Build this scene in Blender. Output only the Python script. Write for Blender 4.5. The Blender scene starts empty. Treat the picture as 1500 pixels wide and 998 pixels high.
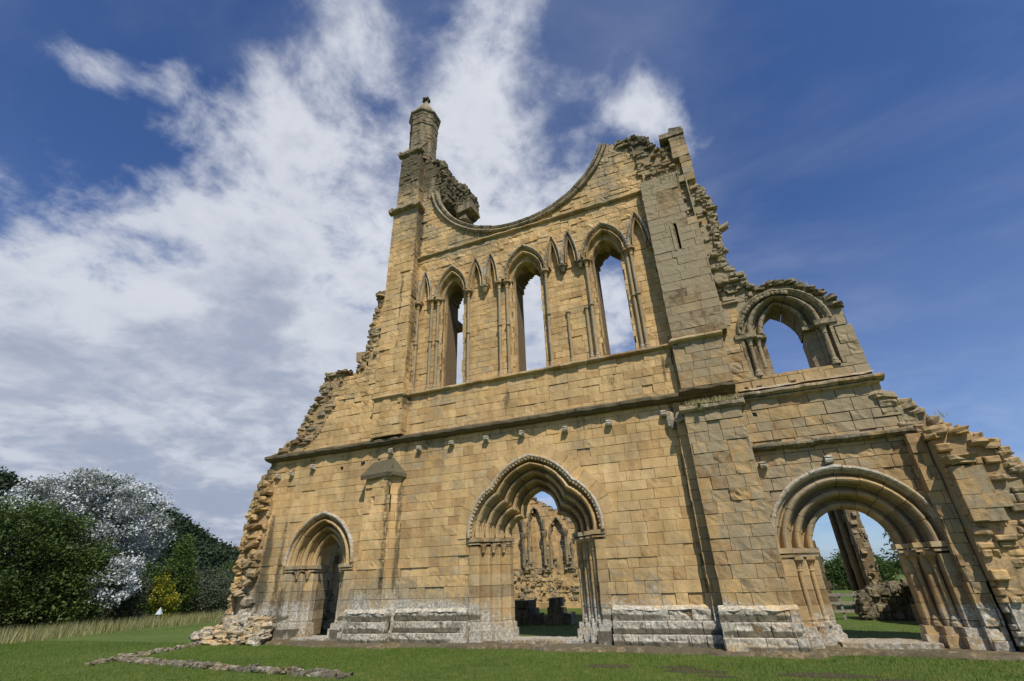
import bpy, math, random
import numpy as np
from mathutils import Matrix, Vector
random.seed(7); rng = np.random.default_rng(11)
sc = bpy.context.scene; COL = sc.collection
rad = math.radians

# ------------------------------------------------------------------ camera
CX, CY, CH = 4.92, -14.20, 1.65
cam = bpy.data.cameras.new('camera'); cam.sensor_width = 36; cam.lens = 685 / 1500 * 36
cam.clip_start = .05; cam.clip_end = 6000
co = bpy.data.objects.new('camera', cam); COL.objects.link(co)
R = np.array([[0.92233018, -0.20062661, -0.33023627], [0.38519152, 0.40977355, 0.82686948], [-0.03056993, -0.88985089, 0.45522618]])
M = Matrix([[R[i][0], -R[i][1], -R[i][2], (CX, CY, CH)[i]] for i in range(3)] + [[0, 0, 0, 1]])
co.matrix_world = M; sc.camera = co
def ray(px, py):                       # direction of a photograph pixel, used only to aim the sky's clouds
    d = R @ np.array([px - 750., py - 499., 685.]); return d / np.linalg.norm(d)

# ------------------------------------------------------------------ light
AZ, EL = 37, 51                        # sun to the right of the wall's normal, and its height
sun = bpy.data.lights.new('sun', 'SUN'); sun.energy = 4.6; sun.angle = rad(.5); sun.color = (1, .95, .86)
so = bpy.data.objects.new('sun', sun); COL.objects.link(so)
sd = Vector((math.sin(rad(AZ)) * math.cos(rad(EL)), -math.cos(rad(AZ)) * math.cos(rad(EL)), math.sin(rad(EL))))
so.rotation_euler = sd.to_track_quat('Z', 'Y').to_euler(); so.location = (20, -30, 40)
sc.view_settings.view_transform = 'Standard'; sc.view_settings.look = 'None'
sc.view_settings.exposure = -.03; sc.view_settings.gamma = 1

class NT:
    def __init__(s, nt): s.t = nt; nt.nodes.clear()
    def n(s, ty, **k):
        o = s.t.nodes.new(ty)
        for a, b in k.items():
            if a.startswith('i_'):
                key = a[2:]; o.inputs[int(key) if key.isdigit() else key.replace('_', ' ')].default_value = b
            else: setattr(o, a, b)
        return o
    def l(s, a, b): s.t.links.new(a, b)
    def set(s, sock, v):
        if isinstance(v, bpy.types.NodeSocket): s.l(v, sock)
        else: sock.default_value = v
    def math(s, op, a, b=0, c=0, clamp=False):
        o = s.n('ShaderNodeMath', operation=op, use_clamp=clamp)
        s.set(o.inputs[0], a); s.set(o.inputs[1], b); s.set(o.inputs[2], c); return o.outputs[0]
    def vm(s, op, a, b=(0, 0, 0)):
        o = s.n('ShaderNodeVectorMath', operation=op); s.set(o.inputs[0], a); s.set(o.inputs[1], b)
        return o.outputs['Value'] if op in ('DISTANCE', 'DOT_PRODUCT', 'LENGTH') else o.outputs[0]
    def ramp(s, v, a, b, lo=0., hi=1., smooth=True):
        o = s.n('ShaderNodeMapRange', interpolation_type='SMOOTHSTEP' if smooth else 'LINEAR')
        s.set(o.inputs[0], v); o.inputs[1].default_value = a; o.inputs[2].default_value = b
        o.inputs[3].default_value = lo; o.inputs[4].default_value = hi; return o.outputs[0]
    def noise(s, vec, scale, det=4, rough=.55, dist=0, lac=2.):
        o = s.n('ShaderNodeTexNoise'); s.l(vec, o.inputs['Vector']); o.inputs['Scale'].default_value = scale
        o.inputs['Detail'].default_value = det; o.inputs['Roughness'].default_value = rough
        o.inputs['Distortion'].default_value = dist; o.inputs['Lacunarity'].default_value = lac; return o.outputs[0]
    def mix(s, f, a, b, mode='MIX'):
        o = s.n('ShaderNodeMix', data_type='RGBA', blend_type=mode)
        s.set(o.inputs[0], f); 
        for sock, v in ((o.inputs[6], a), (o.inputs[7], b)):
            if isinstance(v, bpy.types.NodeSocket): s.l(v, sock)
            else: sock.default_value = (*v, 1) if len(v) == 3 else v
        return o.outputs[2]
    def colramp(s, v, stops, interp='LINEAR'):
        o = s.n('ShaderNodeValToRGB'); s.l(v, o.inputs[0]); o.color_ramp.interpolation = interp
        e = o.color_ramp.elements
        while len(e) < len(stops): e.new(.5)
        for i, (p, c) in enumerate(stops): e[i].position = p; e[i].color = (*c, 1)
        return o.outputs[0]

# ------------------------------------------------------------------ sky
w = bpy.data.worlds.new('World'); sc.world = w; w.use_nodes = True
t = NT(w.node_tree)
sky = t.n('ShaderNodeTexSky', sky_type='NISHITA'); sky.sun_disc = False
sky.sun_elevation = rad(EL); sky.sun_rotation = rad(180 - AZ); sky.air_density = 1.; sky.dust_density = .4; sky.ozone_density = 3.
tc = t.n('ShaderNodeTexCoord'); D = tc.outputs['Generated']
blue = t.mix(1., sky.outputs[0], (.54, .70, 1.0), 'MULTIPLY')
bg = t.n('ShaderNodeBackground'); t.l(blue, bg.inputs[0]); bg.inputs[1].default_value = .12
sep = t.n('ShaderNodeSeparateXYZ'); t.l(D, sep.inputs[0])
zz = t.math('ADD', t.math('MAXIMUM', sep.outputs[2], 0.), .22)
cmb = t.n('ShaderNodeCombineXYZ')
t.l(t.math('DIVIDE', sep.outputs[0], zz), cmb.inputs[0]); t.l(t.math('DIVIDE', sep.outputs[1], zz), cmb.inputs[1])
P = cmb.outputs[0]
# each blob: pixel it stands over, angular radius, weight
blobs = [(180, 560, .50, .34), (60, 420, .28, .20), (330, 430, .30, .34), (470, 520, .30, .30), (300, 300, .20, .12), (430, 700, .35, .30), (100, 760, .45, .34),
         (560, 250, .16, .30), (690, 130, .17, .26), (620, 380, .30, .34), (720, 250, .2, .34), (800, 420, .25, .22), (800, 560, .3, .25), (740, 20, .10, .32), (920, 140, .13, .32), (890, 450, .12, .4), (785, 500, .12, .35), (690, 520, .1, .3), (960, 170, .08, .2),
         (1010, 200, .12, .30), (1080, 270, .08, .2), (400, 130, .13, .32), (530, 60, .10, .28), (250, 130, .08, .32), (110, 80, .06, .34), (170, 105, .05, .3), (380, 230, .12, .2), (1495, 672, .035, .4), (870, 300, .1, .2)]
neg = [(120, 200, .26, -.26), (40, 20, .4, -.2), (300, 20, .16, -.16), (1300, 200, .5, -.34), (1000, 20, .2, -.2), (1400, 500, .6, -.26), (860, 40, .07, -.2), (380, 320, .05, -.1), (520, 250, .05, -.1), (610, 130, .04, -.10)]
acc = None
for px, py, r, wt in blobs + neg:
    d = t.vm('DISTANCE', D, tuple(ray(px, py)))
    v = t.ramp(d, 0., r * 1.25, wt, 0.)
    acc = v if acc is None else t.math('ADD', acc, v)
wob = t.noise(P, 2.2, 2, .5)
n1 = t.noise(P, 2.3, 9, .56, .25)
n2 = t.noise(P, 7.5, 8, .6, .3)
n3 = t.noise(P, 24., 6, .6, .2)
nn = t.math('ADD', t.math('ADD', t.math('MULTIPLY', n1, .55), t.math('MULTIPLY', n2, .34)), t.math('MULTIPLY', n3, .09))
acc = t.math('MINIMUM', acc, .40)
lowl = t.math('ADD', t.math('ADD', t.ramp(t.vm('DISTANCE', D, tuple(ray(60, 800))), .0, .70, .40, 0.), t.ramp(t.vm('DISTANCE', D, tuple(ray(420, 640))), .0, .5, .26, 0.)), t.ramp(t.vm('DISTANCE', D, tuple(ray(680, 330))), .0, .3, .16, 0.))
nn = t.math('MULTIPLY', t.math('SUBTRACT', nn, .505), 2.9)
dens = t.math('ADD', t.math('ADD', nn, lowl), t.math('MULTIPLY', acc, 1.15))
dm = t.ramp(dens, -.02, .54)
# thin high veil drawn out across the right of the sky
mp = t.n('ShaderNodeMapping'); t.l(P, mp.inputs[0]); mp.inputs['Rotation'].default_value = (0, 0, rad(55)); mp.inputs['Scale'].default_value = (1.0, 1.9, 1)
v1 = t.noise(mp.outputs[0], 1.5, 8, .55, .35)
veil = t.math('MULTIPLY', t.ramp(v1, .38, .84), .22)
low = t.math('MULTIPLY', t.ramp(sep.outputs[2], .62, .05), .22)
cov = t.math('MAXIMUM', dm, t.math('ADD', t.math('MULTIPLY', dm, .8), t.math('ADD', veil, low), clamp=True))
shade = t.ramp(t.math('ADD', t.math('MULTIPLY', t.noise(P, 2.0, 6, .55, .4), .6), t.math('MULTIPLY', t.noise(P, 6.5, 6, .6, .3), .4)), .40, .60)
thick = t.ramp(dens, .35, .95)
lowdark = t.ramp(sep.outputs[2], .75, .05)
cc = t.mix(t.math('MULTIPLY', thick, shade), (.70, .73, .80), (.39, .43, .54))
cc = t.mix(t.math('MULTIPLY', lowdark, t.math('ADD', .35, t.math('MULTIPLY', shade, .55))), cc, (.33, .39, .52))
bc = t.n('ShaderNodeBackground'); t.l(cc, bc.inputs[0]); bc.inputs[1].default_value = 1.02
ms = t.n('ShaderNodeMixShader'); t.l(cov, ms.inputs[0]); t.l(bg.outputs[0], ms.inputs[1]); t.l(bc.outputs[0], ms.inputs[2])
wo = t.n('ShaderNodeOutputWorld'); t.l(ms.outputs[0], wo.inputs[0])

# ------------------------------------------------------------------ materials
def newmat(name):
    m = bpy.data.materials.new(name); m.use_nodes = True; T = NT(m.node_tree)
    b = T.n('ShaderNodeBsdfPrincipled'); o = T.n('ShaderNodeOutputMaterial'); T.l(b.outputs[0], o.inputs[0])
    b.inputs['Roughness'].default_value = .9; b.inputs['Specular IOR Level'].default_value = .25
    return m, T, b
def stone(name, stops, grey=0., gain=1., bump=.5, coarse=False):
    """tint = random per block, wea.r = grey lichen, wea.g = white lichen, wea.b = moss and soot"""
    m, T, b = newmat(name)
    tc = T.n('ShaderNodeTexCoord').outputs['Object']
    ti = T.n('ShaderNodeAttribute', attribute_name='tint'); we = T.n('ShaderNodeAttribute', attribute_name='wea')
    st = T.n('ShaderNodeSeparateColor'); T.l(ti.outputs['Color'], st.inputs[0])
    sw = T.n('ShaderNodeSeparateColor'); T.l(we.outputs['Color'], sw.inputs[0])
    nA = T.noise(tc, 1.1, 5, .6); nB = T.noise(tc, 5.5, 6, .62); nC = T.noise(tc, 26, 5, .65); nD = T.noise(tc, 80, 3, .6)
    c = T.colramp(T.math('ADD', T.math('MULTIPLY', st.outputs[0], .7), T.math('MULTIPLY', nB, .3)), stops)
    c = T.mix(T.math('MULTIPLY', T.ramp(nA, .50, .74), .22), c, (.50, .31, .13))
    br = T.math('ADD', .50, T.math('ADD', T.math('MULTIPLY', nC, .55), T.math('ADD', T.math('MULTIPLY', nB, .35), T.math('MULTIPLY', st.outputs[1], .16))))
    v = T.n('ShaderNodeCombineXYZ'); [T.l(br, v.inputs[i]) for i in range(3)]
    c = T.mix(1., c, v.outputs[0], 'MULTIPLY')
    mq = T.n('ShaderNodeMapping'); T.l(tc, mq.inputs[0]); mq.inputs['Scale'].default_value = (1.8, 1.8, .30)
    big = T.math('MULTIPLY', T.ramp(T.noise(tc, .6, 6, .68), .3, .66, .76, 1.10), T.ramp(T.noise(mq.outputs[0], 1.5, 5, .6), .34, .60, .84, 1.05)); bv = T.n('ShaderNodeCombineXYZ'); [T.l(big, bv.inputs[i]) for i in range(3)]; c = T.mix(1., c, bv.outputs[0], 'MULTIPLY')
    # grey lichen skin
    g = T.math('ADD', T.math('MULTIPLY', nB, .6), T.math('ADD', T.math('MULTIPLY', nA, .5), T.math('MULTIPLY', st.outputs[2], .10)))
    gf = T.ramp(T.math('ADD', g, T.math('MULTIPLY', T.math('ADD', sw.outputs[0], grey), .50)), .72, .92, 0, .88)
    gc = T.mix(nC, (.235, .185, .108), (.39, .32, .205))
    c = T.mix(gf, c, gc)
    # white crust
    wn = T.math('ADD', T.math('MULTIPLY', T.noise(tc, 13, 6, .75), .85), T.math('MULTIPLY', nA, .3))
    wf = T.ramp(T.math('ADD', wn, T.math('MULTIPLY', sw.outputs[1], .30)), .70, .84, 0, .85)
    wf = T.math('MULTIPLY', wf, T.ramp(sw.outputs[1], .02, .2))
    c = T.mix(wf, c, T.mix(T.ramp(T.noise(tc, 15, 5, .72), .36, .64), (.24, .215, .155), (.60, .575, .50)))
    # soot, moss, dark streaks
    mpp = T.n('ShaderNodeMapping'); T.l(tc, mpp.inputs[0]); mpp.inputs['Scale'].default_value = (2.6, 2.6, .35)
    dn = T.math('ADD', T.math('MULTIPLY', T.noise(mpp.outputs[0], 1.6, 5, .6), .5), T.math('MULTIPLY', T.noise(tc, 9, 5, .68), .5))
    df = T.ramp(T.math('ADD', dn, T.math('MULTIPLY', sw.outputs[2], .55)), .62, .86, 0, .85)
    c = T.mix(df, c, T.mix(T.noise(tc, 17, 3), (.030, .024, .014), (.115, .10, .055)))
    # pits
    vo = T.n('ShaderNodeTexVoronoi'); T.l(tc, vo.inputs['Vector']); vo.inputs['Scale'].default_value = 21
    pit = T.math('MULTIPLY', T.ramp(vo.outputs['Distance'], .20, .06), T.ramp(nB, .50, .68))
    c = T.mix(T.math('MULTIPLY', pit, .55), c, (.10, .065, .03))
    T.l(c, b.inputs['Base Color'])
    hgt = T.math('SUBTRACT', T.math('ADD', T.math('MULTIPLY', nB, 1.2), T.math('ADD', T.math('MULTIPLY', nC, .6), T.math('MULTIPLY', nD, .25))), T.math('MULTIPLY', pit, .8))
    bu = T.n('ShaderNodeBump'); T.l(hgt, bu.inputs['Height']); bu.inputs['Strength'].default_value = bump; bu.inputs['Distance'].default_value = .024
    T.l(bu.outputs[0], b.inputs['Normal'])
    return m
warm = [(.10, (.40, .245, .105)), (.32, (.53, .35, .155)), (.52, (.575, .395, .185)), (.72, (.53, .335, .135)), (.92, (.55, .405, .225))]
rich = [(.10, (.27, .165, .075)), (.35, (.38, .25, .115)), (.55, (.44, .30, .145)), (.75, (.46, .295, .12)), (.95, (.38, .31, .185))]
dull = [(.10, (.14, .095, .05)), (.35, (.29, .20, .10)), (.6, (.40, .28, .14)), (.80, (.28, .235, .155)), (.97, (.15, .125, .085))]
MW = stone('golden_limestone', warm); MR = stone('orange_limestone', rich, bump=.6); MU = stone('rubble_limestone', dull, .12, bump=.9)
MD = stone('carved_limestone', [(.15, (.30, .185, .08)), (.5, (.46, .31, .14)), (.9, (.50, .37, .20))], .02, bump=.45)
m_mortar, T, b = newmat('lime_mortar')
tcn = T.n('ShaderNodeTexCoord').outputs['Object']
T.l(T.mix(T.noise(tcn, 9, 5, .6), (.12, .08, .04), (.30, .21, .11)), b.inputs['Base Color'])
bu = T.n('ShaderNodeBump'); T.l(T.noise(tcn, 22, 5), bu.inputs['Height']); bu.inputs['Distance'].default_value = .05; T.l(bu.outputs[0], b.inputs['Normal'])

def simple(name, a, bcol, scale, rough=.85, bump=.3, dist=.03):
    m, T, b = newmat(name); q = T.n('ShaderNodeTexCoord').outputs['Object']
    n = T.noise(q, scale, 6, .6); T.l(T.mix(T.ramp(n, .3, .7), a, bcol), b.inputs['Base Color']); b.inputs['Roughness'].default_value = rough
    bu = T.n('ShaderNodeBump'); T.l(n, bu.inputs['Height']); bu.inputs['Strength'].default_value = bump; bu.inputs['Distance'].default_value = dist
    T.l(bu.outputs[0], b.inputs['Normal']); return m
m_bark = simple('bark', (.05, .035, .022), (.12, .09, .06), 12, bump=.8)
m_timber = simple('grey_timber', (.20, .17, .13), (.34, .30, .25), 20)
m_white = simple('white_paint', (.72, .76, .76), (.80, .83, .82), 3)
m_earth = simple('bare_earth', (.05, .038, .025), (.10, .075, .05), 20, bump=.9)

m_ground, T, b = newmat('grass_ground')
q = T.n('ShaderNodeTexCoord').outputs['Object']
a1 = T.noise(q, .35, 4, .6); a2 = T.noise(q, 2.5, 6, .65); a3 = T.noise(q, 30, 5, .7)
c = T.mix(T.ramp(a1, .35, .65), (.070, .118, .016), (.100, .150, .022)); c = T.mix(T.ramp(a2, .40, .75), c, (.155, .165, .04))
c = T.mix(T.math('MULTIPLY', T.ramp(a3, .48, .75), .6), c, (.035, .060, .010))
c = T.mix(T.math('MULTIPLY', T.ramp(T.noise(q, 5.5, 3, .5), .66, .72), .55), c, (.045, .034, .02))
T.l(c, b.inputs['Base Color'])
bu = T.n('ShaderNodeBump'); T.l(T.math('ADD', a3, T.math('MULTIPLY', a2, 1.5)), bu.inputs['Height']); bu.inputs['Strength'].default_value = .8; bu.inputs['Distance'].default_value = .05
T.l(bu.outputs[0], b.inputs['Normal'])

def leafmat(name, stops, trans=.25, rough=.6):
    m, T, b = newmat(name); ti = T.n('ShaderNodeAttribute', attribute_name='tint')
    s2 = T.n('ShaderNodeSeparateColor'); T.l(ti.outputs['Color'], s2.inputs[0])
    T.l(T.colramp(s2.outputs[0], stops), b.inputs['Base Color']); b.inputs['Roughness'].default_value = rough
    tr = T.n('ShaderNodeBsdfTranslucent'); T.l(T.colramp(s2.outputs[0], stops), tr.inputs[0])
    mx = T.n('ShaderNodeMixShader'); mx.inputs[0].default_value = trans; T.l(b.outputs[0], mx.inputs[1]); T.l(tr.outputs[0], mx.inputs[2])
    for n in T.t.nodes:
        if n.type == 'OUTPUT_MATERIAL': T.l(mx.outputs[0], n.inputs[0])
    return m
L_dark = leafmat('dark_green_leaves', [(0, (.025, .045, .010)), (.6, (.065, .10, .018)), (1, (.13, .17, .04))])
L_mid = leafmat('mid_green_leaves', [(0, (.022, .044, .010)), (.6, (.055, .095, .018)), (1, (.11, .155, .032))])
L_silver = leafmat('silver_leaves', [(0, (.08, .10, .055)), (.30, (.20, .22, .17)), (.55, (.42, .44, .42)), (1, (.72, .74, .74))], .1)
L_yellow = leafmat('yellow_leaves', [(0, (.06, .08, .01)), (.45, (.16, .18, .014)), (1, (.46, .38, .025))])
L_greyg = leafmat('grey_green_leaves', [(0, (.03, .045, .02)), (.6, (.085, .105, .058)), (1, (.20, .23, .15))])
L_far = leafmat('far_wood_leaves', [(0, (.012, .022, .011)), (.6, (.026, .042, .016)), (1, (.05, .07, .024))], .1)
L_grass = leafmat('lawn_blades', [(0, (.075, .125, .014)), (.6, (.125, .19, .025)), (1, (.22, .24, .07))], .3)
L_long = leafmat('hay_grass', [(0, (.10, .13, .035)), (.5, (.25, .24, .09)), (1, (.50, .42, .22))], .3)

# ------------------------------------------------------------------ mesh helpers
_L = rng.random((32, 32, 32))
def vn(p, s):
    p = np.asarray(p, float) * s + 1000.; i = np.floor(p).astype(int); f = p - i; f = f * f * (3 - 2 * f); r = 0
    for a in (0, 1):
        for b_ in (0, 1):
            for c_ in (0, 1):
                wgt = (f[..., 0] if a else 1 - f[..., 0]) * (f[..., 1] if b_ else 1 - f[..., 1]) * (f[..., 2] if c_ else 1 - f[..., 2])
                r = r + wgt * _L[(i[..., 0] + a) % 32, (i[..., 1] + b_) % 32, (i[..., 2] + c_) % 32]
    return r * 2 - 1
class Acc:
    def __init__(s, wea=None): s.v = []; s.f = []; s.t = []; s.w = []; s.n = 0; s.wea = wea
    def add(s, V, F, tint, wea=None):
        V = np.asarray(V, float).reshape(-1, 3); F = np.asarray(F, int)
        if len(F) == 0: return
        if F.shape[1] == 3: F = np.concatenate([F, -np.ones((len(F), 1), int) - s.n], 1)
        s.v.append(V); s.f.append(F + s.n)
        tt = np.asarray(tint, float); s.t.append(np.broadcast_to(tt, (len(V), 3)))
        if wea is None: wea = s.wea(V) if s.wea else (0, 0, 0)
        s.w.append(np.broadcast_to(np.asarray(wea, float), (len(V), 3))); s.n += len(V)
    def grid(s, G, tint, mask=None, wea=None, flip=False):
        n, m = G.shape[:2]; idx = np.arange(n * m).reshape(n, m)
        F = np.stack([idx[:-1, :-1], idx[1:, :-1], idx[1:, 1:], idx[:-1, 1:]], -1)
        if flip: F = F[..., ::-1]
        F = F[mask] if mask is not None else F.reshape(-1, 4)
        s.add(G, F, tint, wea)
    def box(s, lo, hi, tint=None, jit=0.):
        tint = rng.random(3) if tint is None else tint
        V = np.array([[(lo, hi)[a][0], (lo, hi)[b_][1], (lo, hi)[c_][2]] for a in (0, 1) for b_ in (0, 1) for c_ in (0, 1)], float)
        if jit: V += rng.normal(0, jit, V.shape)
        s.add(V, [[0, 1, 3, 2], [4, 6, 7, 5], [0, 4, 5, 1], [2, 3, 7, 6], [0, 2, 6, 4], [1, 5, 7, 3]], tint)
    def build(s, name, mat, parent=None, smooth=False):
        me = bpy.data.meshes.new(name)
        V = np.concatenate(s.v); F = np.concatenate(s.f); tri = F[:, 3] < 0
        ln = np.where(tri, 3, 4); flat = F.reshape(-1); keep = np.ones(len(flat), bool); keep[3::4] = ~tri; flat = flat[keep]
        me.vertices.add(len(V)); me.vertices.foreach_set('co', V.astype(np.float32).ravel())
        me.loops.add(len(flat)); me.loops.foreach_set('vertex_index', flat.astype(np.int32))
        me.polygons.add(len(F)); st = np.concatenate([[0], np.cumsum(ln)[:-1]])
        me.polygons.foreach_set('loop_start', st.astype(np.int32)); me.polygons.foreach_set('loop_total', ln.astype(np.int32))
        me.polygons.foreach_set('use_smooth', np.full(len(F), smooth))
        for nm, src in (('tint', s.t), ('wea', s.w)):
            at = me.color_attributes.new(nm, 'FLOAT_COLOR', 'POINT')
            C = np.ones((len(V), 4), np.float32); C[:, :3] = np.concatenate(src); at.data.foreach_set('color', C.ravel())
        me.update(calc_edges=True); me.validate()
        me.materials.append(mat); o = bpy.data.objects.new(name, me); COL.objects.link(o)
        if parent: o.parent = parent
        return o
def local(A, base):                     # shift an Acc's points so the object can stand at `base`
    for i in range(len(A.v)): A.v[i] = A.v[i] - np.array(base)
    return A
def thing(name, label, cat, loc=(0, 0, 0), group=None):
    o = bpy.data.objects.new(name, None); COL.objects.link(o); o.location = loc; o.empty_display_size = .3
    o['label'] = label; o['category'] = cat
    if group: o['group'] = group
    return o
def tag(o, label, cat, group=None):
    o['label'] = label; o['category'] = cat
    if group: o['group'] = group
    return o
def inpoly(x, z, poly):
    r = np.zeros(np.shape(x), bool); n = len(poly)
    for i in range(n):
        x1, z1 = poly[i]; x2, z2 = poly[(i + 1) % n]
        if z1 == z2: continue
        r ^= ((z1 > z) != (z2 > z)) & (x < (x2 - x1) * (z - z1) / (z2 - z1) + x1)
    return r
# arches as 2-D paths: left springing -> apex -> right springing
def parch(cx, hw, zs, rise, n=16):
    d = (rise * rise - hw * hw) / (2 * hw); Rr = hw + d; a = math.atan2(rise, d)
    th = np.linspace(0, a, n); right = np.stack([cx - d + Rr * np.cos(th), zs + Rr * np.sin(th)], -1)
    left = right.copy(); left[:, 0] = 2 * cx - left[:, 0]
    return np.concatenate([left, right[::-1][1:]])
def arc3(p, q, r, n):
    (ax, ay), (bx, by), (cx, cy) = p, q, r; d = 2 * (ax * (by - cy) + bx * (cy - ay) + cx * (ay - by))
    ux = ((ax**2 + ay**2) * (by - cy) + (bx**2 + by**2) * (cy - ay) + (cx**2 + cy**2) * (ay - by)) / d
    uy = ((ax**2 + ay**2) * (cx - bx) + (bx**2 + by**2) * (ax - cx) + (cx**2 + cy**2) * (bx - ax)) / d
    r0 = math.hypot(ax - ux, ay - uy); a0 = math.atan2(ay - uy, ax - ux); a1 = math.atan2(cy - uy, cx - ux)
    if a1 - a0 > math.pi: a1 -= 2 * math.pi
    if a0 - a1 > math.pi: a1 += 2 * math.pi
    th = np.linspace(a0, a1, n); return np.stack([ux + r0 * np.cos(th), uy + r0 * np.sin(th)], -1)
def foil(cx, pts, n=10):                # pts: spring, via, cusp, via, apex for the left half, as (half width, z)
    L = [(cx - a, b_) for a, b_ in pts]
    left = np.concatenate([arc3(L[0], L[1], L[2], n), arc3(L[2], L[3], L[4], n)[1:]])
    r = left.copy(); r[:, 0] = 2 * cx - r[:, 0]; return np.concatenate([left, r[::-1][1:]])
def lerp(A, B, t_): return A * (1 - t_) + B * t_
def offs(P_, d):
    tn = np.gradient(P_, axis=0); tn /= np.linalg.norm(tn, axis=1)[:, None] + 1e-9
    nrm = np.stack([-tn[:, 1], tn[:, 0]], -1)
    k = len(P_) // 2; nrm[k] = (0, 1); m = 1.
    out = P_ + nrm * d; out[k, 1] += d * .25; return out
def jambs(P_, z0, n=8):                 # add straight jambs down to z0
    l = P_[0]; r = P_[-1]; zs = np.linspace(z0, l[1], n)[:-1]
    return np.concatenate([np.stack([np.full(n - 1, l[0]), zs], -1), P_, np.stack([np.full(n - 1, r[0]), zs[::-1]], -1)])
def loft(A, rails, every=3, jit=.004, rough=.004):
    """rails: list of (2-D path, y); one separate stone every few samples"""
    n = len(rails[0][0]); G = np.array([[(p[i][0], y, p[i][1]) for i in range(n)] for p, y in rails])
    for s0 in range(0, n - 1, every):
        e0 = min(n - 1, s0 + every); g = G[:, s0:e0 + 1].copy()
        g[:, 0] += (g[:, 1] - g[:, 0]) * .03; g[:, -1] += (g[:, -2] - g[:, -1]) * .03
        g += rng.normal(0, jit, 3) + vn(g, 9)[..., None] * rough
        A.grid(g, rng.random(3))
def orders(Po, Pi, ya, yb, K, roll=1.):
    rl = []
    prof = [(0, 0), (.14, 0), (.2, .30), (.3, .52), (.42, .48), (.48, .12), (.5, 0), (.58, -.16 * roll), (.72, -.26 * roll), (.86, -.18 * roll), (.97, .02), (1.01, .2), (.98, .38), (.9, .5), (.9, .62), (.97, .68), (1., .75)]
    for k in range(K):
        for a, y in prof: rl.append((lerp(Po, Pi, (k + a) / K), ya + (yb - ya) * (k + y) / K))
    rl.append((lerp(Po, Pi, 1.), yb)); return rl
def lathe(A, c, prof, n=10, tint=None, sq=0):
    tint = rng.random(3) if tint is None else tint
    th = np.linspace(0, 2 * math.pi, n + 1) + (math.pi / n if n in (4, 8) else 0)
    G = np.array([[(c[0] + r * math.cos(a), c[1] + r * math.sin(a), z) for z in [zz_]] [0] for r, zz_ in prof for a in th]).reshape(len(prof), n + 1, 3)
    A.grid(G, tint, flip=True)
def shaft(x, y, z0, z1, r, parent, mat, ring=None, cap=True, base=True, name='shaft'):
    A = Acc(wea_main if z0 < 6 else wea_c(.55, .2, .2))
    zs = np.arange(z0, z1, .9).tolist() + [z1]
    for a, b_ in zip(zs[:-1], zs[1:]):
        if b_ - a > .05: lathe(A, (x + rng.normal(0, .003), y), [(r, a), (r, (a + b_) / 2), (r, b_)], 10)
    if base: lathe(A, (x, y), [(r * 2.1, z0), (r * 2.1, z0 + .07), (r * 1.5, z0 + .1), (r * 1.7, z0 + .14), (r * 1.1, z0 + .2)], 10)
    if ring: lathe(A, (x, y), [(r, ring - .06), (r * 1.7, ring - .03), (r * 1.8, ring + .02), (r, ring + .06)], 10)
    o = A.build(name, mat, parent, smooth=False)
    if cap:
        C = Acc(wea_main)
        lathe(C, (x, y), [(r * 1.0, z1 - .02), (r * 1.35, z1), (r * 1.05, z1 + .03), (r * 1.2, z1 + .1), (r * 1.9, z1 + .19), (r * 1.9, z1 + .2)], 10)
        lathe(C, (x, y), [(r * 2.4, z1 + .2), (r * 3.1, z1 + .24), (r * 3.1, z1 + .31), (0, z1 + .31)], 8)
        C.build('capital', mat, o)
    return o
def courses(z0, z1, h, seed, var=.12):
    r = random.Random(seed); z = z0; out = [z0]
    while z < z1: z += h * (1 + r.uniform(-var, var)); out.append(z)
    return out
MAIN = courses(0, 30, .285, 5)
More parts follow.
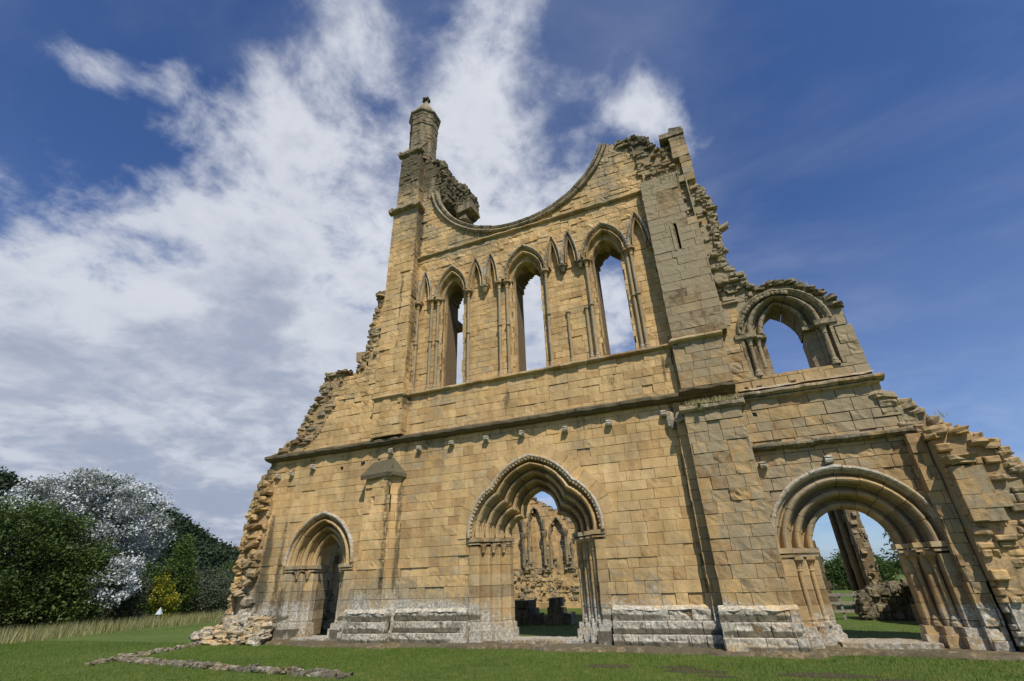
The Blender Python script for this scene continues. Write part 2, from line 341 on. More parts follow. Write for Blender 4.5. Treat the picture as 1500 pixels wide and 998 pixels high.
def ashlar(A, O, U, N, u0, u1, z0, z1, keep=None, cs=MAIN, w=(.30, .72), joint=.0034, rough=.0038, proud=.0045, cell=.10, depth=.035, chamf=.006, erode=.035, jz=0., efn=None):
    O, U, N = [np.array(v, float) for v in (O, U, N)]; Z = np.array((0, 0, 1.))
    flip = np.dot(np.cross(U, Z), N) < 0
    for ci in range(len(cs) - 1):
        za, zb = max(cs[ci], z0), min(cs[ci + 1], z1)
        if zb - za < .05: continue
        erode = efn(za) if efn else erode
        u = u0 - random.uniform(0, w[0])
        while u < u1:
            bw = random.uniform(*w); ua, ub = max(u, u0), min(u + bw, u1); u += bw
            if ub - ua < .06: continue
            nu = max(1, int((ub - ua) / cell)); nz = max(1, int((zb - za) / cell))
            j = joint * random.uniform(.5, 1.6); e = min(chamf, (ub - ua) / 4)
            gu = np.concatenate([[ua + j, ua + j], np.linspace(ua + j + e, ub - j - e, nu + 1), [ub - j, ub - j]])
            gz = np.concatenate([[za + j, za + j], np.linspace(za + j + e, zb - j - e, nz + 1), [zb - j, zb - j]])
            mask = None
            if keep is not None:
                if jz:
                    if not keep(np.array((ua + ub) / 2), np.array((za + zb) / 2)): continue
                else:
                    cu = (gu[:-1] + gu[1:]) / 2; cz = (gz[:-1] + gz[1:]) / 2
                    mm = keep(*np.meshgrid(cu, cz, indexing='ij'))
                    if not mm.any(): continue
                    if not mm.all(): mask = mm
            UU, ZZ = np.meshgrid(gu, gz, indexing='ij')
            off = np.full(UU.shape, random.gauss(0, proud) + .004)
            if random.random() < erode: off -= random.uniform(.01, .035)
            er = (1 if random.random() > erode * 2 else 2.5)
            P0 = O + UU[..., None] * U + ZZ[..., None] * Z
            off += vn(P0, 4.) * rough * 1.2 * er + vn(P0, 11.) * rough * er
            off[1, :] -= e * .8; off[-2, :] -= e * .8; off[:, 1] -= e * .8; off[:, -2] -= e * .8
            off[0, :] = off[-1, :] = -depth; off[:, 0] = off[:, -1] = -depth
            wob_ = vn(P0 + 7, 3.)[..., None] * rough
            A.grid(P0 + off[..., None] * N + wob_ * U, rng.random(3), mask, flip=not flip)
def slab(A, keep, x0, x1, z0, z1, y0, y1, c=.1):
    xs = np.arange(x0, x1 + c, c); zs = np.arange(z0, z1 + c, c)
    K = keep(*np.meshgrid((xs[:-1] + xs[1:]) / 2, (zs[:-1] + zs[1:]) / 2, indexing='ij'))
    Kp = np.pad(K, 1); i, j = np.nonzero(K)
    def quads(a, b_, c_, d_): 
        V = np.stack([a, b_, c_, d_], 1).reshape(-1, 3); A.add(V, np.arange(len(V)).reshape(-1, 4), (.5, .5, .5))
    def pt(x, y, z): return np.stack([x, np.full(len(x), y), z], -1)
    X0, X1, Z0, Z1 = xs[i], xs[i + 1], zs[j], zs[j + 1]
    quads(pt(X0, y0, Z0), pt(X1, y0, Z0), pt(X1, y0, Z1), pt(X0, y0, Z1)); quads(pt(X0, y1, Z0), pt(X0, y1, Z1), pt(X1, y1, Z1), pt(X1, y1, Z0))
    for di, dj in ((-1, 0), (1, 0), (0, -1), (0, 1)):
        s_ = ~Kp[i + 1 + di, j + 1 + dj]
        if di: x = (X0 if di < 0 else X1)[s_]; quads(pt(x, y0, Z0[s_]), pt(x, y0, Z1[s_]), pt(x, y1, Z1[s_]), pt(x, y1, Z0[s_]))
        else: z = (Z0 if dj < 0 else Z1)[s_]; quads(pt(X0[s_], y0, z), pt(X0[s_], y1, z), pt(X1[s_], y1, z), pt(X1[s_], y0, z))
def slab_y(A, keep, y0, y1, z0, z1, x0, x1, c=.15):   # the same, for a wall running away from the viewer
    B = Acc(); slab(B, keep, y0, y1, z0, z1, x0, x1, c)
    for V, F in zip(B.v, B.f): A.add(np.stack([V[:, 1], V[:, 0], V[:, 2]], -1), F - F.min(), (.5, .5, .5))
_th = np.linspace(0, 2 * math.pi, 11); _ph = np.linspace(-math.pi / 2, math.pi / 2, 7)
def rock(A, c, s, flat=.5, tint=None):
    sg = lambda v, p: np.sign(v) * np.abs(v)**p
    T_, P_ = np.meshgrid(_th + random.uniform(0, .7), _ph, indexing='ij'); p = flat
    G = np.stack([sg(np.cos(P_), p) * sg(np.cos(T_), p), sg(np.cos(P_), p) * sg(np.sin(T_), p), sg(np.sin(P_), p)], -1)
    off = rng.random(3) * 40; G = G * (1 + .34 * vn(G + off, 1.9)[..., None] + .20 * vn(G + off, 3.7)[..., None]); G[-1] = G[0]
    a = random.uniform(-.5, .5); ca, sa = math.cos(a), math.sin(a)
    G = G * np.array(s) / 2; G = np.stack([G[..., 0] * ca - G[..., 1] * sa, G[..., 0] * sa + G[..., 1] * ca, G[..., 2] + G[..., 0] * random.uniform(-.25, .25)], -1)
    A.grid(G + np.array(c), rng.random(3) if tint is None else tint)
def rubble(A, poly, y0, y1, size=(.34, .30, .17), dens=1., deep=True, edge=.45, jy=.08, solidcore=True):
    """compact coursed rubble: an irregular facing, with half buried stones where the mass is broken off"""
    xs = [p[0] for p in poly]; zs = [p[1] for p in poly]; sx, sy, sz = size; seed = int(abs(xs[0] * 91 + zs[0] * 37)) + len(poly)
    ashlar(A, (0, y0, 0), (1, 0, 0), (0, -1, 0), min(xs), max(xs), max(0, min(zs)), max(zs), lambda x, z: inpoly(x, z, poly), cs=courses(max(0, min(zs)), max(zs) + .3, sz * .86, seed, .38),
           w=(sx * .35, sx * 1.25), joint=.009, rough=.022, proud=.045 + jy * .2, cell=.075, depth=.26, chamf=.026, erode=.2, jz=1)
    if deep:
        n = len(poly)
        for k in range(n):
            (xa, za), (xb, zb) = poly[k], poly[(k + 1) % n]; L_ = math.hypot(xb - xa, zb - za)
            mx, mz = (xa + xb) / 2, (za + zb) / 2; nx, nz = (zb - za) / (L_ + 1e-6), -(xb - xa) / (L_ + 1e-6)
            if inpoly(np.array(mx + nx * .05), np.array(mz + nz * .05), poly): nx, nz = -nx, -nz
            if solid(np.array(mx + nx * .2), np.array(mz + nz * .2)) or mz + nz * .2 < .05: continue          # this side still joins the wall
            yy = y0 + .08
            while yy < y1:
                u = random.uniform(0, .2)
                while u < L_:
                    wx = sx * random.uniform(.45, 1.15); q_ = u / L_
                    rock(A, (xa + (xb - xa) * q_ - nx * .07 + random.gauss(0, .03), yy, za + (zb - za) * q_ - nz * .05 + random.gauss(0, .03)), (wx, sy * random.uniform(.8, 1.3), sz * random.uniform(.7, 1.3)))
                    u += wx * (.8 if abs(nz) > .5 else .38)
                yy += sy * .8
    # the body behind the facing
    if solidcore: slab(A, lambda x, z: inpoly(x, z, poly), min(xs), max(xs), max(0, min(zs)), max(zs), y0 + .03, max(y1, y0 + .25), .09)
def strip(A, x0, x1, z, h, pr, y=0., seg=(.5, 1.), jit=.006, O=None, U=(1, 0, 0), N=(0, -1, 0), mossy=False):
    """projecting moulding; profile goes back under itself"""
    U, N = np.array(U, float), np.array(N, float); O = np.array((0, y, 0.) if O is None else O, float)
    prof = [(-.06, h * .98), (0.02, h * .95), (pr * .95, h * .62), (pr, h * .5), (pr, h * .26), (pr * .82, h * .2), (pr * .62, h * .02), (pr * .35, -.02 * h), (.0, -.02), (-.06, -.02)]
    u = x0
    while u < x1 - 1e-6:
        e = min(x1, u + random.uniform(*seg)); e = x1 if x1 - e < .2 else e; n = 5
        us = np.linspace(u + .004, e - .004, n); du, dz = rng.normal(0, jit, 2)
        G = np.array([[O + U * a + N * (p if p < 0 else p * (1 + .12 * math.sin(a * 9)) + du) + np.array((0, 0, z + q_ + dz)) for a in us] for p, q_ in prof])
        G += vn(G, 8)[..., None] * .012 * (2 if mossy else 1)
        ti = rng.random(3); A.grid(G, ti)
        for k in (0, -1):
            A.add(G[:, k], [list(range(4)) , [0, 3, 4, 5], [0, 5, 6, 7], [0, 7, 8, 9]], ti)
        u = e

# ------------------------------------------------------------------ what has stained and crusted the front, and where
def sm(a, b_, v): 
    q_ = np.clip((v - a) / (b_ - a), 0, 1); return q_ * q_ * (3 - 2 * q_)
def wea_main(V):
    x, y, z = V[:, 0], V[:, 1], V[:, 2]; n = vn(V, .55); n2 = vn(V, 1.3)
    g = .13 + .30 * n + .14 * n2
    g = g + (.46 + .35 * n2) * sm(4.5, 4.9, x) * sm(6.7, 6.4, x) * sm(8.0, 8.6, z) * (z < 14.8) + .20 * sm(13.2, 15.4, z) + .28 * sm(4.4, 4.8, x) * (z < 8) * sm(.6, 1.4, z)
    g = g + .35 * np.exp(-((x + 9.6)**2 + (z - 4.6)**2) / 1.2) + .55 * sm(8.6, 9.1, x) * sm(6.2, 6.6, z) + .3 * sm(16.5, 18.5, z)
    g = g + .25 * sm(.9, 1.3, z) * sm(2.2, 1.3, z) * (x < 4) + .4 * sm(6.6, 8.2, z) * (x > 6.7) * (z > 6.2)
    wl = sm(1.35, .55, z - .45 * n2) * (.62 + .6 * n2) + .40 * sm(.98, .9, z) * (y < -.04) + .5 * sm(1.9, .9, z) * sm(-.1, .4, n)
    wl = wl * ((x > -13) & (y < 1.3))
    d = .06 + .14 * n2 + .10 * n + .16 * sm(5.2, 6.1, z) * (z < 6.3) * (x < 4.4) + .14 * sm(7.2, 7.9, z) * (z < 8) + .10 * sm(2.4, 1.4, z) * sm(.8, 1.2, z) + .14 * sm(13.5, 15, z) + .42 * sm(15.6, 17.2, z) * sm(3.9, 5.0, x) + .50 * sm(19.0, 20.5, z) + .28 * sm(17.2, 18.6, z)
    for sx, za, zb, ww in ((-5.05, 7, 17.5, .09), (-5.44, 1, 5.3, .13), (-5.12, 1, 5.0, .06), (-1.0, 6.4, 7.8, .3), (2.6, 6.6, 7.8, .2), (-5.07, 1, 6.0, .03), (4.30, 0.5, 8, .06), (-10.9, .5, 4.5, .22), (-10.2, .5, 4.2, .12), (-5.6, 8.2, 14, .05), (-9.9, .4, 2.0, .15)):
        d = d + .52 * np.exp(-((x - sx) / ww)**2) * sm(za, za + .8, z) * sm(zb, zb - .5, z)
    d = d + .42 * sm(-11.0, -11.6, x) * sm(3.5, 5.0, z) * (z < 6.3) + .22 * sm(9.4, 10.3, x) + (.14 + .80 * np.clip(np.sin((z - .02) * 21), 0, 1)) * sm(.93, .8, z) * sm(.02, .12, z) * sm(-.35, .25, vn(V * np.array((.6, 1, 1.4)), .9)) * (y < 0.1)
    return np.stack([np.clip(g, 0, 1.2), np.clip(wl, 0, 1.2), np.clip(d, 0, 1)], -1)
def wea_c(g, wl, d):
    def f(V):
        n = vn(V, 1.1); return np.stack([np.clip(g + .15 * n, 0, 1), np.clip(wl + .2 * n, 0, 1.2) if wl > 0 else 0 * n, np.clip(d + .12 * n, 0, 1)], -1)
    return f

# ==================================================================== the west front
F = thing('ruined_abbey_front', 'tall golden stone ruined abbey west front with three doorways, lancets and broken rose window', 'ruined abbey')
X, Yv, Nf = (1, 0, 0), (0, 1, 0), (0, -1, 0)
DC = -.28                                # axis of the great doorway
cO = foil(DC, [(2.06, 2.85), (1.92, 3.62), (1.30, 4.26), (.74, 4.82), (0, 5.10)]); cI = foil(DC, [(1.09, 2.85), (.96, 3.28), (.58, 3.42), (.40, 3.98), (0, 4.22)])
lC = -8.37; lO = parch(lC, 1.42, 2.33, 1.62); lI = parch(lC + .05, .60, 2.33, .95)
rC = 7.83; rO = parch(rC, 1.70, 2.13, 1.70); rI = parch(rC + .03, .87, 2.13, .88)
uC = 7.80; uO = parch(uC, 1.10, 7.98, 1.12); uI = parch(uC + .02, .52, 7.98, .92)
ROSE = (-.35, 18.95, 4.02)
narrow = [(-4.98, -4.32), (-2.62, -1.88), (-1.86, -1.24), (.74, 1.38), (1.40, 2.05), (3.92, 4.68)]
lanc = [(-3.38, .68, .44), (-.15, .82, .56), (3.03, .78, .50)]
ZS, ZC = 12.22, 8.12
def doorpoly(Po, d=.06, z0=-1): 
    q_ = offs(Po, d); return [(q_[0][0], z0)] + [tuple(p) for p in q_] + [(q_[-1][0], z0)]
headpolys = [doorpoly(parch((a + b_) / 2, (b_ - a) / 2 - .035, ZS, 1.42), 0, ZS - .1) for a, b_ in narrow] + [doorpoly(parch(c_, h_ - .02, ZS, 1.32), 0, ZS - .1) for c_, h_, _ in lanc]
holes = [doorpoly(cO), doorpoly(lO), doorpoly(rO), doorpoly(uO, .06, 6.62)]
outline = [(-12.05, 0), (-12.0, 1.9), (-12.02, 3.4), (-12.0, 4.6), (-11.85, 5.6), (-11.55, 6.3), (-11.2, 6.6), (-10.2, 6.9), (-9.8, 8.1), (-9.3, 8.7), (-9.0, 9.45), (-7.9, 9.5), (-7.45, 10.4), (-7.25, 11.3), (-7.1, 12.4),
           (-6.7, 13.4), (-6.45, 14.2), (-6.42, 17.5), (-6.35, 21.2), (-5.1, 21.0), (-4.6, 20.1), (-4.1, 19.6), (-4.1, 18.0), (3.55, 17.65), (4.2, 17.35), (4.9, 17.25), (5.35, 16.9), (5.5, 16.35), (5.85, 16.25), (6.15, 16.65), (6.55, 16.65), (6.6, 13.5), (6.75, 12.6),
           (6.72, 11.6), (6.6, 10.5), (6.95, 9.95), (7.2, 9.45), (7.7, 9.45), (8.3, 9.35), (8.75, 8.95), (9.1, 8.65), (9.38, 8.35), (9.42, 6.3), (9.5, 6.05), (9.5, 5.7), (9.7, 5.4), (9.8, 0)]
def solid(x, z, core=False):
    k = inpoly(x, z, outline) & ~((x - ROSE[0])**2 + (z - ROSE[1])**2 < (ROSE[2] + (.12 if core else .06))**2)
    for h_ in holes: k &= ~inpoly(x, z, h_)
    k &= ~((x > -5.0) & (x < 4.70) & (z > ZC) & (z < ZS))
    for h_ in headpolys: k &= ~inpoly(x, z, h_)
    return k
def fineholes(x, z): return ~(((np.abs(x - 1.5) < .0)) & (z < 0))
A = Acc(wea_main)
def keep_front(x, z):
    k = solid(x, z)
    k &= ~((x > -6.42) & (x < -5.12) & (z > 6.6)) & ~((x > -6.40) & (x < -5.12) & (z < 5.2)) & ~((x > 4.62) & (x < 6.05) & (z < 5.8)) & ~((x > 4.75) & (x < 6.0) & (z > 8) & (z < 14))
    return k
ashlar(A, (0, 0, 0), X, Nf, -12.05, 4.6, .0, 8.0, keep_front, cell=.10, efn=lambda z: .30 if z < 2.1 else (.22 if z > 6.4 else .03))
# finer, much weathered small stones between the two string courses and over the arcade
ashlar(A, (0, 0, 0), X, Nf, -12.05, 6.8, 8.0, 21.3, keep_front, cs=courses(8.0, 22, .225, 9, .2), w=(.22, .6), rough=.010, proud=.010, erode=.12, cell=.085)
A.build('ashlar_facing', MW, F)
A = Acc(wea_main)
ashlar(A, (0, 0, 0), X, Nf, 4.6, 9.8, .0, 10.0, keep_front, cs=courses(0, 12, .31, 31, .2), w=(.28, .75), rough=.008, proud=.009, cell=.09, joint=.006, erode=.12)
A.build('aisle_facing', MR, F)
A = Acc()
slab(A, lambda x, z: solid(x, z, True) & (x > -11.8) & inpoly(x + .05, z, outline) & inpoly(x - .1, z + .1, outline), -12.1, 9.8, 0, 21.4, .05, 1.5, .1)
winpolys = [doorpoly(parch(c_, h2 + .04, ZS - .05, .95), 0, ZC - .02) for c_, h_, h2 in lanc]
def keep_arc(x, z):
    k = (x > -5.05) & (x < 4.75) & (z > ZC - .1) & (z < 13.75)
    for p in winpolys: k &= ~inpoly(x, z, p)
    return k
slab(A, keep_arc, -5.05, 4.8, ZC - .1, 13.8, .26, 1.48, .07)
A.build('wall_core', m_mortar, F)
A = Acc(wea_main)
ashlar(A, (0, .20, 0), X, Nf, -5.02, 4.72, ZC - .05, 13.7, keep_arc, cs=courses(8.0, 14, .235, 19), w=(.26, .52), cell=.07, rough=.005, erode=.05)
A.build('arcade_panel', MW, F)

# ---- string courses
def strings(name, segs, mat=MD, wea=wea_c(.3, .25, .25)):
    for s_ in segs:
        A = Acc(wea); strip(A, *s_[:5], **(s_[5] if len(s_) > 5 else {})); A.build(name, mat, F)
A = Acc(wea_c(.4, .35, .85))
strip(A, -11.7, 6.12, 6.24, .30, .27, mossy=True); strip(A, 4.62, 6.12, 6.30, .22, .42, y=-.06, mossy=True)
A.build('string_course', MD, F)
A = Acc(wea_c(.2, .25, .1)); strip(A, -5.1, 4.72, 8.0, .16, .14, jit=.003)
strip(A, -6.52, -5.05, 7.98, .11, .07, y=-.36); strip(A, -.36, .0, 7.98, .11, .06, O=(-5.09, 0, 0), U=Yv, N=X)
strip(A, 4.66, 6.15, 7.98, .15, .10, y=-.35); strip(A, -.35, 0, 7.98, .15, .1, O=(4.70, 0, 0), U=Yv, N=(-1, 0, 0)); A.build('sill_course', MD, F)
A = Acc(wea_c(.35, .1, .2)); strip(A, -5.1, 5.02, 14.46, .15, .12); A.build('gable_string_course', MD, F)
A = Acc(wea_c(.5, .4, .35)); strip(A, 6.12, 9.62, 6.00, .20, .22, jit=.004); strip(A, 6.14, 9.5, 5.92, .09, .12, jit=.004); A.build('window_sill_course', MD, F)
A = Acc(wea_c(.45, .45, .5)); strip(A, 6.12, 9.75, 4.52, .19, .22, mossy=True); A.build('lower_string_course', MD, F)
# sloping sill of the aisle window, red with dead moss
A = Acc(wea_c(.2, .5, .1))
G = np.array([[(x, y, z) for x in np.linspace(6.2, 9.45, 30)] for y, z in ((-.16, 6.19), (.02, 6.3), (.25, 6.5), (.5, 6.66), (1.4, 6.68))]); G += vn(G, 5)[..., None] * .04; A.grid(G, (.3, .4, .4)); A.build('sloping_sill', MU, F)
A = Acc()
for k in range(420):
    x = rng.uniform(6.35, 8.6); f_ = rng.random(); 
    if vn(np.array([x * 1., f_, 3.]), 2.2) < -.12: continue
    rock(A, (x, -.02 + f_ * .42, 6.30 + f_ * .34), (.10, .07, .04), .8)
m_moss = simple('red_brown_moss', (.07, .022, .012), (.16, .065, .03), 14, bump=.8)
A.build('moss_cushions', m_moss, F)['kind'] = 'stuff'

# ---- rim of the lost rose window
A = Acc(wea_c(.55, .35, .35))
def rosearc(r, a0, a1, n=58): th = np.linspace(rad(a0), rad(a1), n); return np.stack([ROSE[0] + r * np.cos(th), ROSE[1] + r * np.sin(th)], -1)
rr = ROSE[2]; a0, a1 = 190, 341
rails = [(rosearc(rr + q_, a0, a1), y) for q_, y in ((.34, .06), (.33, -.12), (.27, -.16), (.21, -.13), (.19, -.02), (.14, .0), (.13, -.1), (.05, -.14), (0, -.08), (-.03, .1), (-.02, .5), (0, 1.0), (.0, 1.45), (.3, 1.52))]
loft(A, rails, 3, .008, .012); A.build('rose_window_rim', MU, F)
# tracery stub and rubble left in its corner
A = Acc(wea_c(.6, .2, .6))
rubble(A, [(-4.5, 20.6), (-4.9, 20.6), (-4.75, 18.4), (-4.3, 17.4), (-3.95, 17.6), (-3.95, 19.2), (-4.1, 20.0)], .15, 1.5, (.38, .34, .24), jy=.06)
rubble(A, [(-4.1, 19.6), (-3.9, 18.0), (-3.5, 17.0), (-3.0, 17.2), (-2.9, 18.0), (-3.3, 18.9)], .75, 1.45, (.36, .34, .24), jy=.06)
A.build('rubble_core', MU, F)
A = Acc(wea_c(.8, .2, .5)); A.box((-3.5, .55, 17.15), (-2.75, 1.35, 17.55), jit=.03); A.box((-3.45, .6, 16.72), (-3.05, 1.3, 16.9), jit=.03); A.box((-3.3, .6, 17.6), (-2.95, 1.2, 17.85), jit=.03); A.build('tracery_stub', MU, F)

# ---- doorways
def doorway(label, Po, Pi, K, yb, zb, shafts=(1, 1), voussoir=3, beads=False, mat=MD, hood_w=.13, hwea=(.2, .75, .1), splay=.32):
    E = bpy.data.objects.new('doorway', None); COL.objects.link(E); E.parent = F; E['label'] = label
    n = len(Po); zs = Po[0][1]
    A = Acc(wea_main); rl = orders(Po, Pi, 0, yb, K)
    rl += [(offs(Pi, .0), yb + .06), (offs(Pi, .08), yb + .10), (offs(Pi, splay), 1.5), (offs(Po, .15), 1.52)]
    loft(A, rl, voussoir, .004, .005); A.build('archivolt', mat, E)
    H = Acc(wea_c(*hwea)); hr = [(offs(Po, hood_w + d), y) for d, y in ((.0, .06), (.0, -.09), (-.02, -.125), (-.06, -.135), (-.10, -.11))] + [(offs(Po, .02), -.03), (offs(Po, -.02), .02)]
    loft(H, hr, 4, .003, .003); H.build('hood_mould', MD, E)
    if beads:
        B = Acc(wea_c(.2, .4, .2)); Q = offs(Po, .01); seg = np.linalg.norm(np.diff(Q, axis=0), axis=1); L_ = np.concatenate([[0], np.cumsum(seg)])
        for s_ in np.arange(.08, L_[-1], .115):
            x, z = np.interp(s_, L_, Q[:, 0]), np.interp(s_, L_, Q[:, 1]); rock(B, (x, -.07, z), (.10, .08, .10), .9)
        B.build('beaded_moulding', MD, E)
    for side in (0, 1):
        sg = 1 if side == 0 else -1
        xo, xi = (Po[0][0], Pi[0][0]) if side == 0 else (Po[-1][0], Pi[-1][0])
        pl_ = [(xo - sg * .08, .05), (xo - sg * .08, -.012)]
        for k in range(K):
            xa, xb = xo + (xi - xo) * k / K, xo + (xi - xo) * (k + 1) / K; y0, y1 = yb * k / K, yb * (k + 1) / K
            pl_ += [(xa + sg * .0, y0 - (.012 if k == 0 else 0)), (xb - sg * .03, y0 - (.012 if k == 0 else 0)), (xb, y0 + .03), (xb, y1)]
        pl_ += [(xi, yb + .06), (xi - sg * .08, yb + .10), (xi - sg * splay, 1.5), (xo - sg * .2, 1.52)]
        J = Acc(wea_main); cz = [c_ for c_ in MAIN if zb + .12 < c_ < zs - .3]; cz = [zb] + cz + [zs - .24]
        for a, b_ in zip(cz[:-1], cz[1:]):
            zz_ = np.linspace(a + .004, b_ - .004, 4); G = np.array([[(x, y, z) for z in zz_] for x, y in pl_])
            G += vn(G, 6)[..., None] * .008 + rng.normal(0, .003, 3); J.grid(G, rng.random(3), flip=(side == 1))
        # stepped base
        for k in range(K):
            xa, xb = xo + (xi - xo) * k / K, xo + (xi - xo) * (k + 1) / K; y0 = yb * k / K
            for hh, pr in ((.42, .07), (.26, .12)):
                J.box((min(xa, xb + sg * pr) - .004 * k, y0 - pr, zb - .2), (max(xa, xb + sg * pr), yb + .05 + .004 * k, zb + hh - .003 * k), jit=.004)
        J.build('jamb', mat, E)
        B = Acc(wea_c(.35, .35, .25))
        for k in range(K):
            xb = xo + (xi - xo) * (k + 1) / K; y0 = yb * k / K
            for dz, hh, pr in ((-.115, .115, .07), (-.20, .06, .04)):
                x1_, x2_ = xo - sg * (.12 + .003 * k), xb + sg * pr
                B.box((min(x1_, x2_), y0 - pr, zs + dz + .002 * k), (max(x1_, x2_), yb + .1 - .01 * k, zs + dz + hh - .003 * k), jit=.003)
        B.build('abacus', MD, E)
        for k in range(1, K):
            xa = xo + (xi - xo) * k / K; r = .052; x = xa + (xi - xo) / K * .28; y = yb * k / K - r * .9
            if shafts[side]: shaft(x, y, zb + .42, zs - .50, r, E, mat)
            else:
                C = Acc(wea_main); lathe(C, (x, y), [(0, zs - .46), (r * .9, zs - .42), (r * 1.1, zs - .36), (r * 2.0, zs - .24), (r * 2.2, zs - .2)], 8); C.build('capital', mat, E)
    return E
doorway('great central doorway with a trefoil pointed arch of many mouldings', cO, cI, 4, .95, .12, (0, 1), 3, True)
doorway('narrow pointed left doorway', lO, lI, 3, .62, .12, (0, 1), 4, False)
doorway('round arched right doorway', rO, rI, 3, .75, .05, (1, 1), 3, False, MR)
A = Acc(wea_main); ro = [(offs(cO, .135), .0), (offs(cO, .14), -.016), (offs(cO, .50), -.016), (offs(cO, .51), .03)]
loft(A, ro, 2, .002, .003); A.build('relieving_arch', MW, F)
A = Acc(wea_c(.4, 0, .5)); A.box((-4.3, 1.3, 11.35), (-3.62, 1.75, 11.60), jit=.02); A.box((-4.3, 1.3, 11.6), (-3.85, 1.75, 11.85), jit=.02); A.build('bracket', MU, F)
# ---- aisle window
def window_part(name, label, parts):
    E = bpy.data.objects.new(name, None); COL.objects.link(E); E.parent = F
    if label: E['label'] = label
    return E
E = window_part('aisle_window', 'round headed aisle window under a crumbling arch', 0)
A = Acc(wea_c(.55, .15, .3)); loft(A, orders(uO, uI, 0, .45, 2) + [(offs(uI, .05), .55), (offs(uI, .10), 1.5), (offs(uO, .15), 1.52)], 3, .006, .008); A.build('archivolt', MU, E)
A = Acc(wea_c(.6, .2, .4)); loft(A, [(offs(uO, d), y) for d, y in ((.14, .05), (.14, -.08), (.09, -.12), (.03, -.08), (-.02, .02))], 3, .006, .006); A.build('hood_mould', MU, E)
A = Acc(wea_c(.5, .3, .4))
for k in range(24):
    i = 2 + k * (len(uO) - 14) // 24; rock(A, (uO[i][0] - .005, -.09, uO[i][1] + .01), (.13, .08, .13), .9)
A.build('beaded_moulding', MU, E)
for sg, xo, xi in ((1, uO[0][0], uI[0][0]), (-1, uO[-1][0], uI[-1][0])):
    A = Acc(wea_c(.4, .1, .25)); xm = (xo + xi) / 2
    pl_ = [(xo - sg * .08, .05), (xo - sg * .08, -.01), (xo, -.01), (xo, .18), (xm, .2), (xm, .34), (xi, .42), (xi, .55), (xi - sg * .1, 1.5), (xo - sg * .2, 1.52)]
    cz = [6.62, 6.95, 7.25, 7.55, 7.84]
    for a, b_ in zip(cz[:-1], cz[1:]):
        G = np.array([[(x, y, z) for z in np.linspace(a + .004, b_ - .004, 4)] for x, y in pl_]); G += vn(G, 6)[..., None] * .01; A.grid(G, rng.random(3), flip=sg < 0)
    A.build('jamb', MU, E)
    B = Acc(wea_c(.5, .3, .4)); x1_, x2_ = sorted((xo - sg * .22, xm + sg * .06)); B.box((x1_, -.07, 7.84), (x2_, .35, 7.99), jit=.006); x1_, x2_ = sorted((xo, xi + sg * .05)); B.box((x1_, .2, 7.85), (x2_, .6, 7.97), jit=.005); B.build('abacus', MU, E)
    shaft(xo + sg * .14, .06, 6.62, 7.60, .055, E, MU)
    if sg > 0: shaft(xo + sg * .38, .20, 6.9, 7.60, .05, E, MU, base=False)

# ---- arcade of lancets and blind arches
for i, (c_, h_, h2) in enumerate(lanc):
    E = window_part('lancet_window', ['left lancet window, the narrowest', 'middle lancet window', 'right lancet window'][i], 0)
    O1 = parch(c_, h_, ZS, 1.28); I1 = parch(c_, (h_ + h2) / 2, ZS, 1.02); I2 = parch(c_, h2, ZS - .05, .80)
    A = Acc(wea_c(.15, .05, .12)); loft(A, orders(O1, I1, 0, .20, 1) , 3, .003, .004)
    J1 = jambs(I1, ZC); J2 = jambs(I2, ZC)
    loft(A, orders(I1, I2, .20, .40, 1), 3, .003, .004)
    w2 = parch(c_, h2 + .42, ZS - .05, .98); J3 = jambs(w2, ZC)
    loft(A, [(J2, .40), (J2, .52), (J3, 1.46), (jambs(parch(c_, h2 + .6, ZS, 1.2), ZC), 1.5)], 3, .003, .004)
    A.build('archivolt', MD, E)
    A = Acc(wea_main)
    for sg in (-1, 1):
        xi, xm = c_ + sg * h2, c_ + sg * (h_ + h2) / 2
        cz = np.arange(ZC, ZS, .29)
        for a, b_ in zip(cz[:-1], np.append(cz[1:-1], ZS)):
            G = np.array([[(x, y, z) for z in (a + .003, (a + b_) / 2, b_ - .003)] for x, y in ((xm + sg * .10, .22), (xm + sg * .1, .186), (xm, .186), (xm - sg * .02, .21), (xm - sg * .02, .30), (xi + sg * .015, .31), (xi, .33), (xi, .45))])
            G += vn(G, 6)[..., None] * .006 + rng.normal(0, .002, 3); A.grid(G, rng.random(3), flip=sg > 0)
    A.box((c_ - h2 - .2, .16, ZC - .02), (c_ + h2 + .2, 1.5, ZC + .05)); A.build('jamb', MD, E)
    A = Acc(wea_c(.5, .55, .35)); loft(A, [(offs(O1, d), y) for d, y in ((.10, .05), (.10, -.09), (.07, -.12), (.02, -.09), (-.01, .015))], 4, .003, .003); A.build('hood_mould', MD, E)
for i, (a, b_) in enumerate(narrow):
    E = window_part('blind_arch', None, 0); c_ = (a + b_) / 2; h_ = (b_ - a) / 2 - .02
    O1 = parch(c_, h_ - .03, ZS, 1.38); I1 = parch(c_, h_ - .16, ZS, 1.12)
    A = Acc(wea_c(.15, .05, .12)); loft(A, orders(O1, I1, 0, .20, 1), 4, .002, .003); A.build('archivolt', MD, E)
    A = Acc(wea_c(.4, .6, .3)); loft(A, [(offs(O1, d), y) for d, y in ((.075, .05), (.075, -.085), (.05, -.11), (.01, -.085), (-.01, .015))], 4, .002, .003); A.build('hood_mould', MD, E)
for x, y in ((-4.98, .05), (-4.30, .05), (-4.04, .12), (-2.60, .06), (-1.24, .05), (-.94, .12), (.70, .06), (2.30, .08), (3.78, .12), (3.94, .06)):
    shaft(x, y, ZC + .02, ZS - .33, .055, F, MD, ring=10.25, name='arcade_shaft')
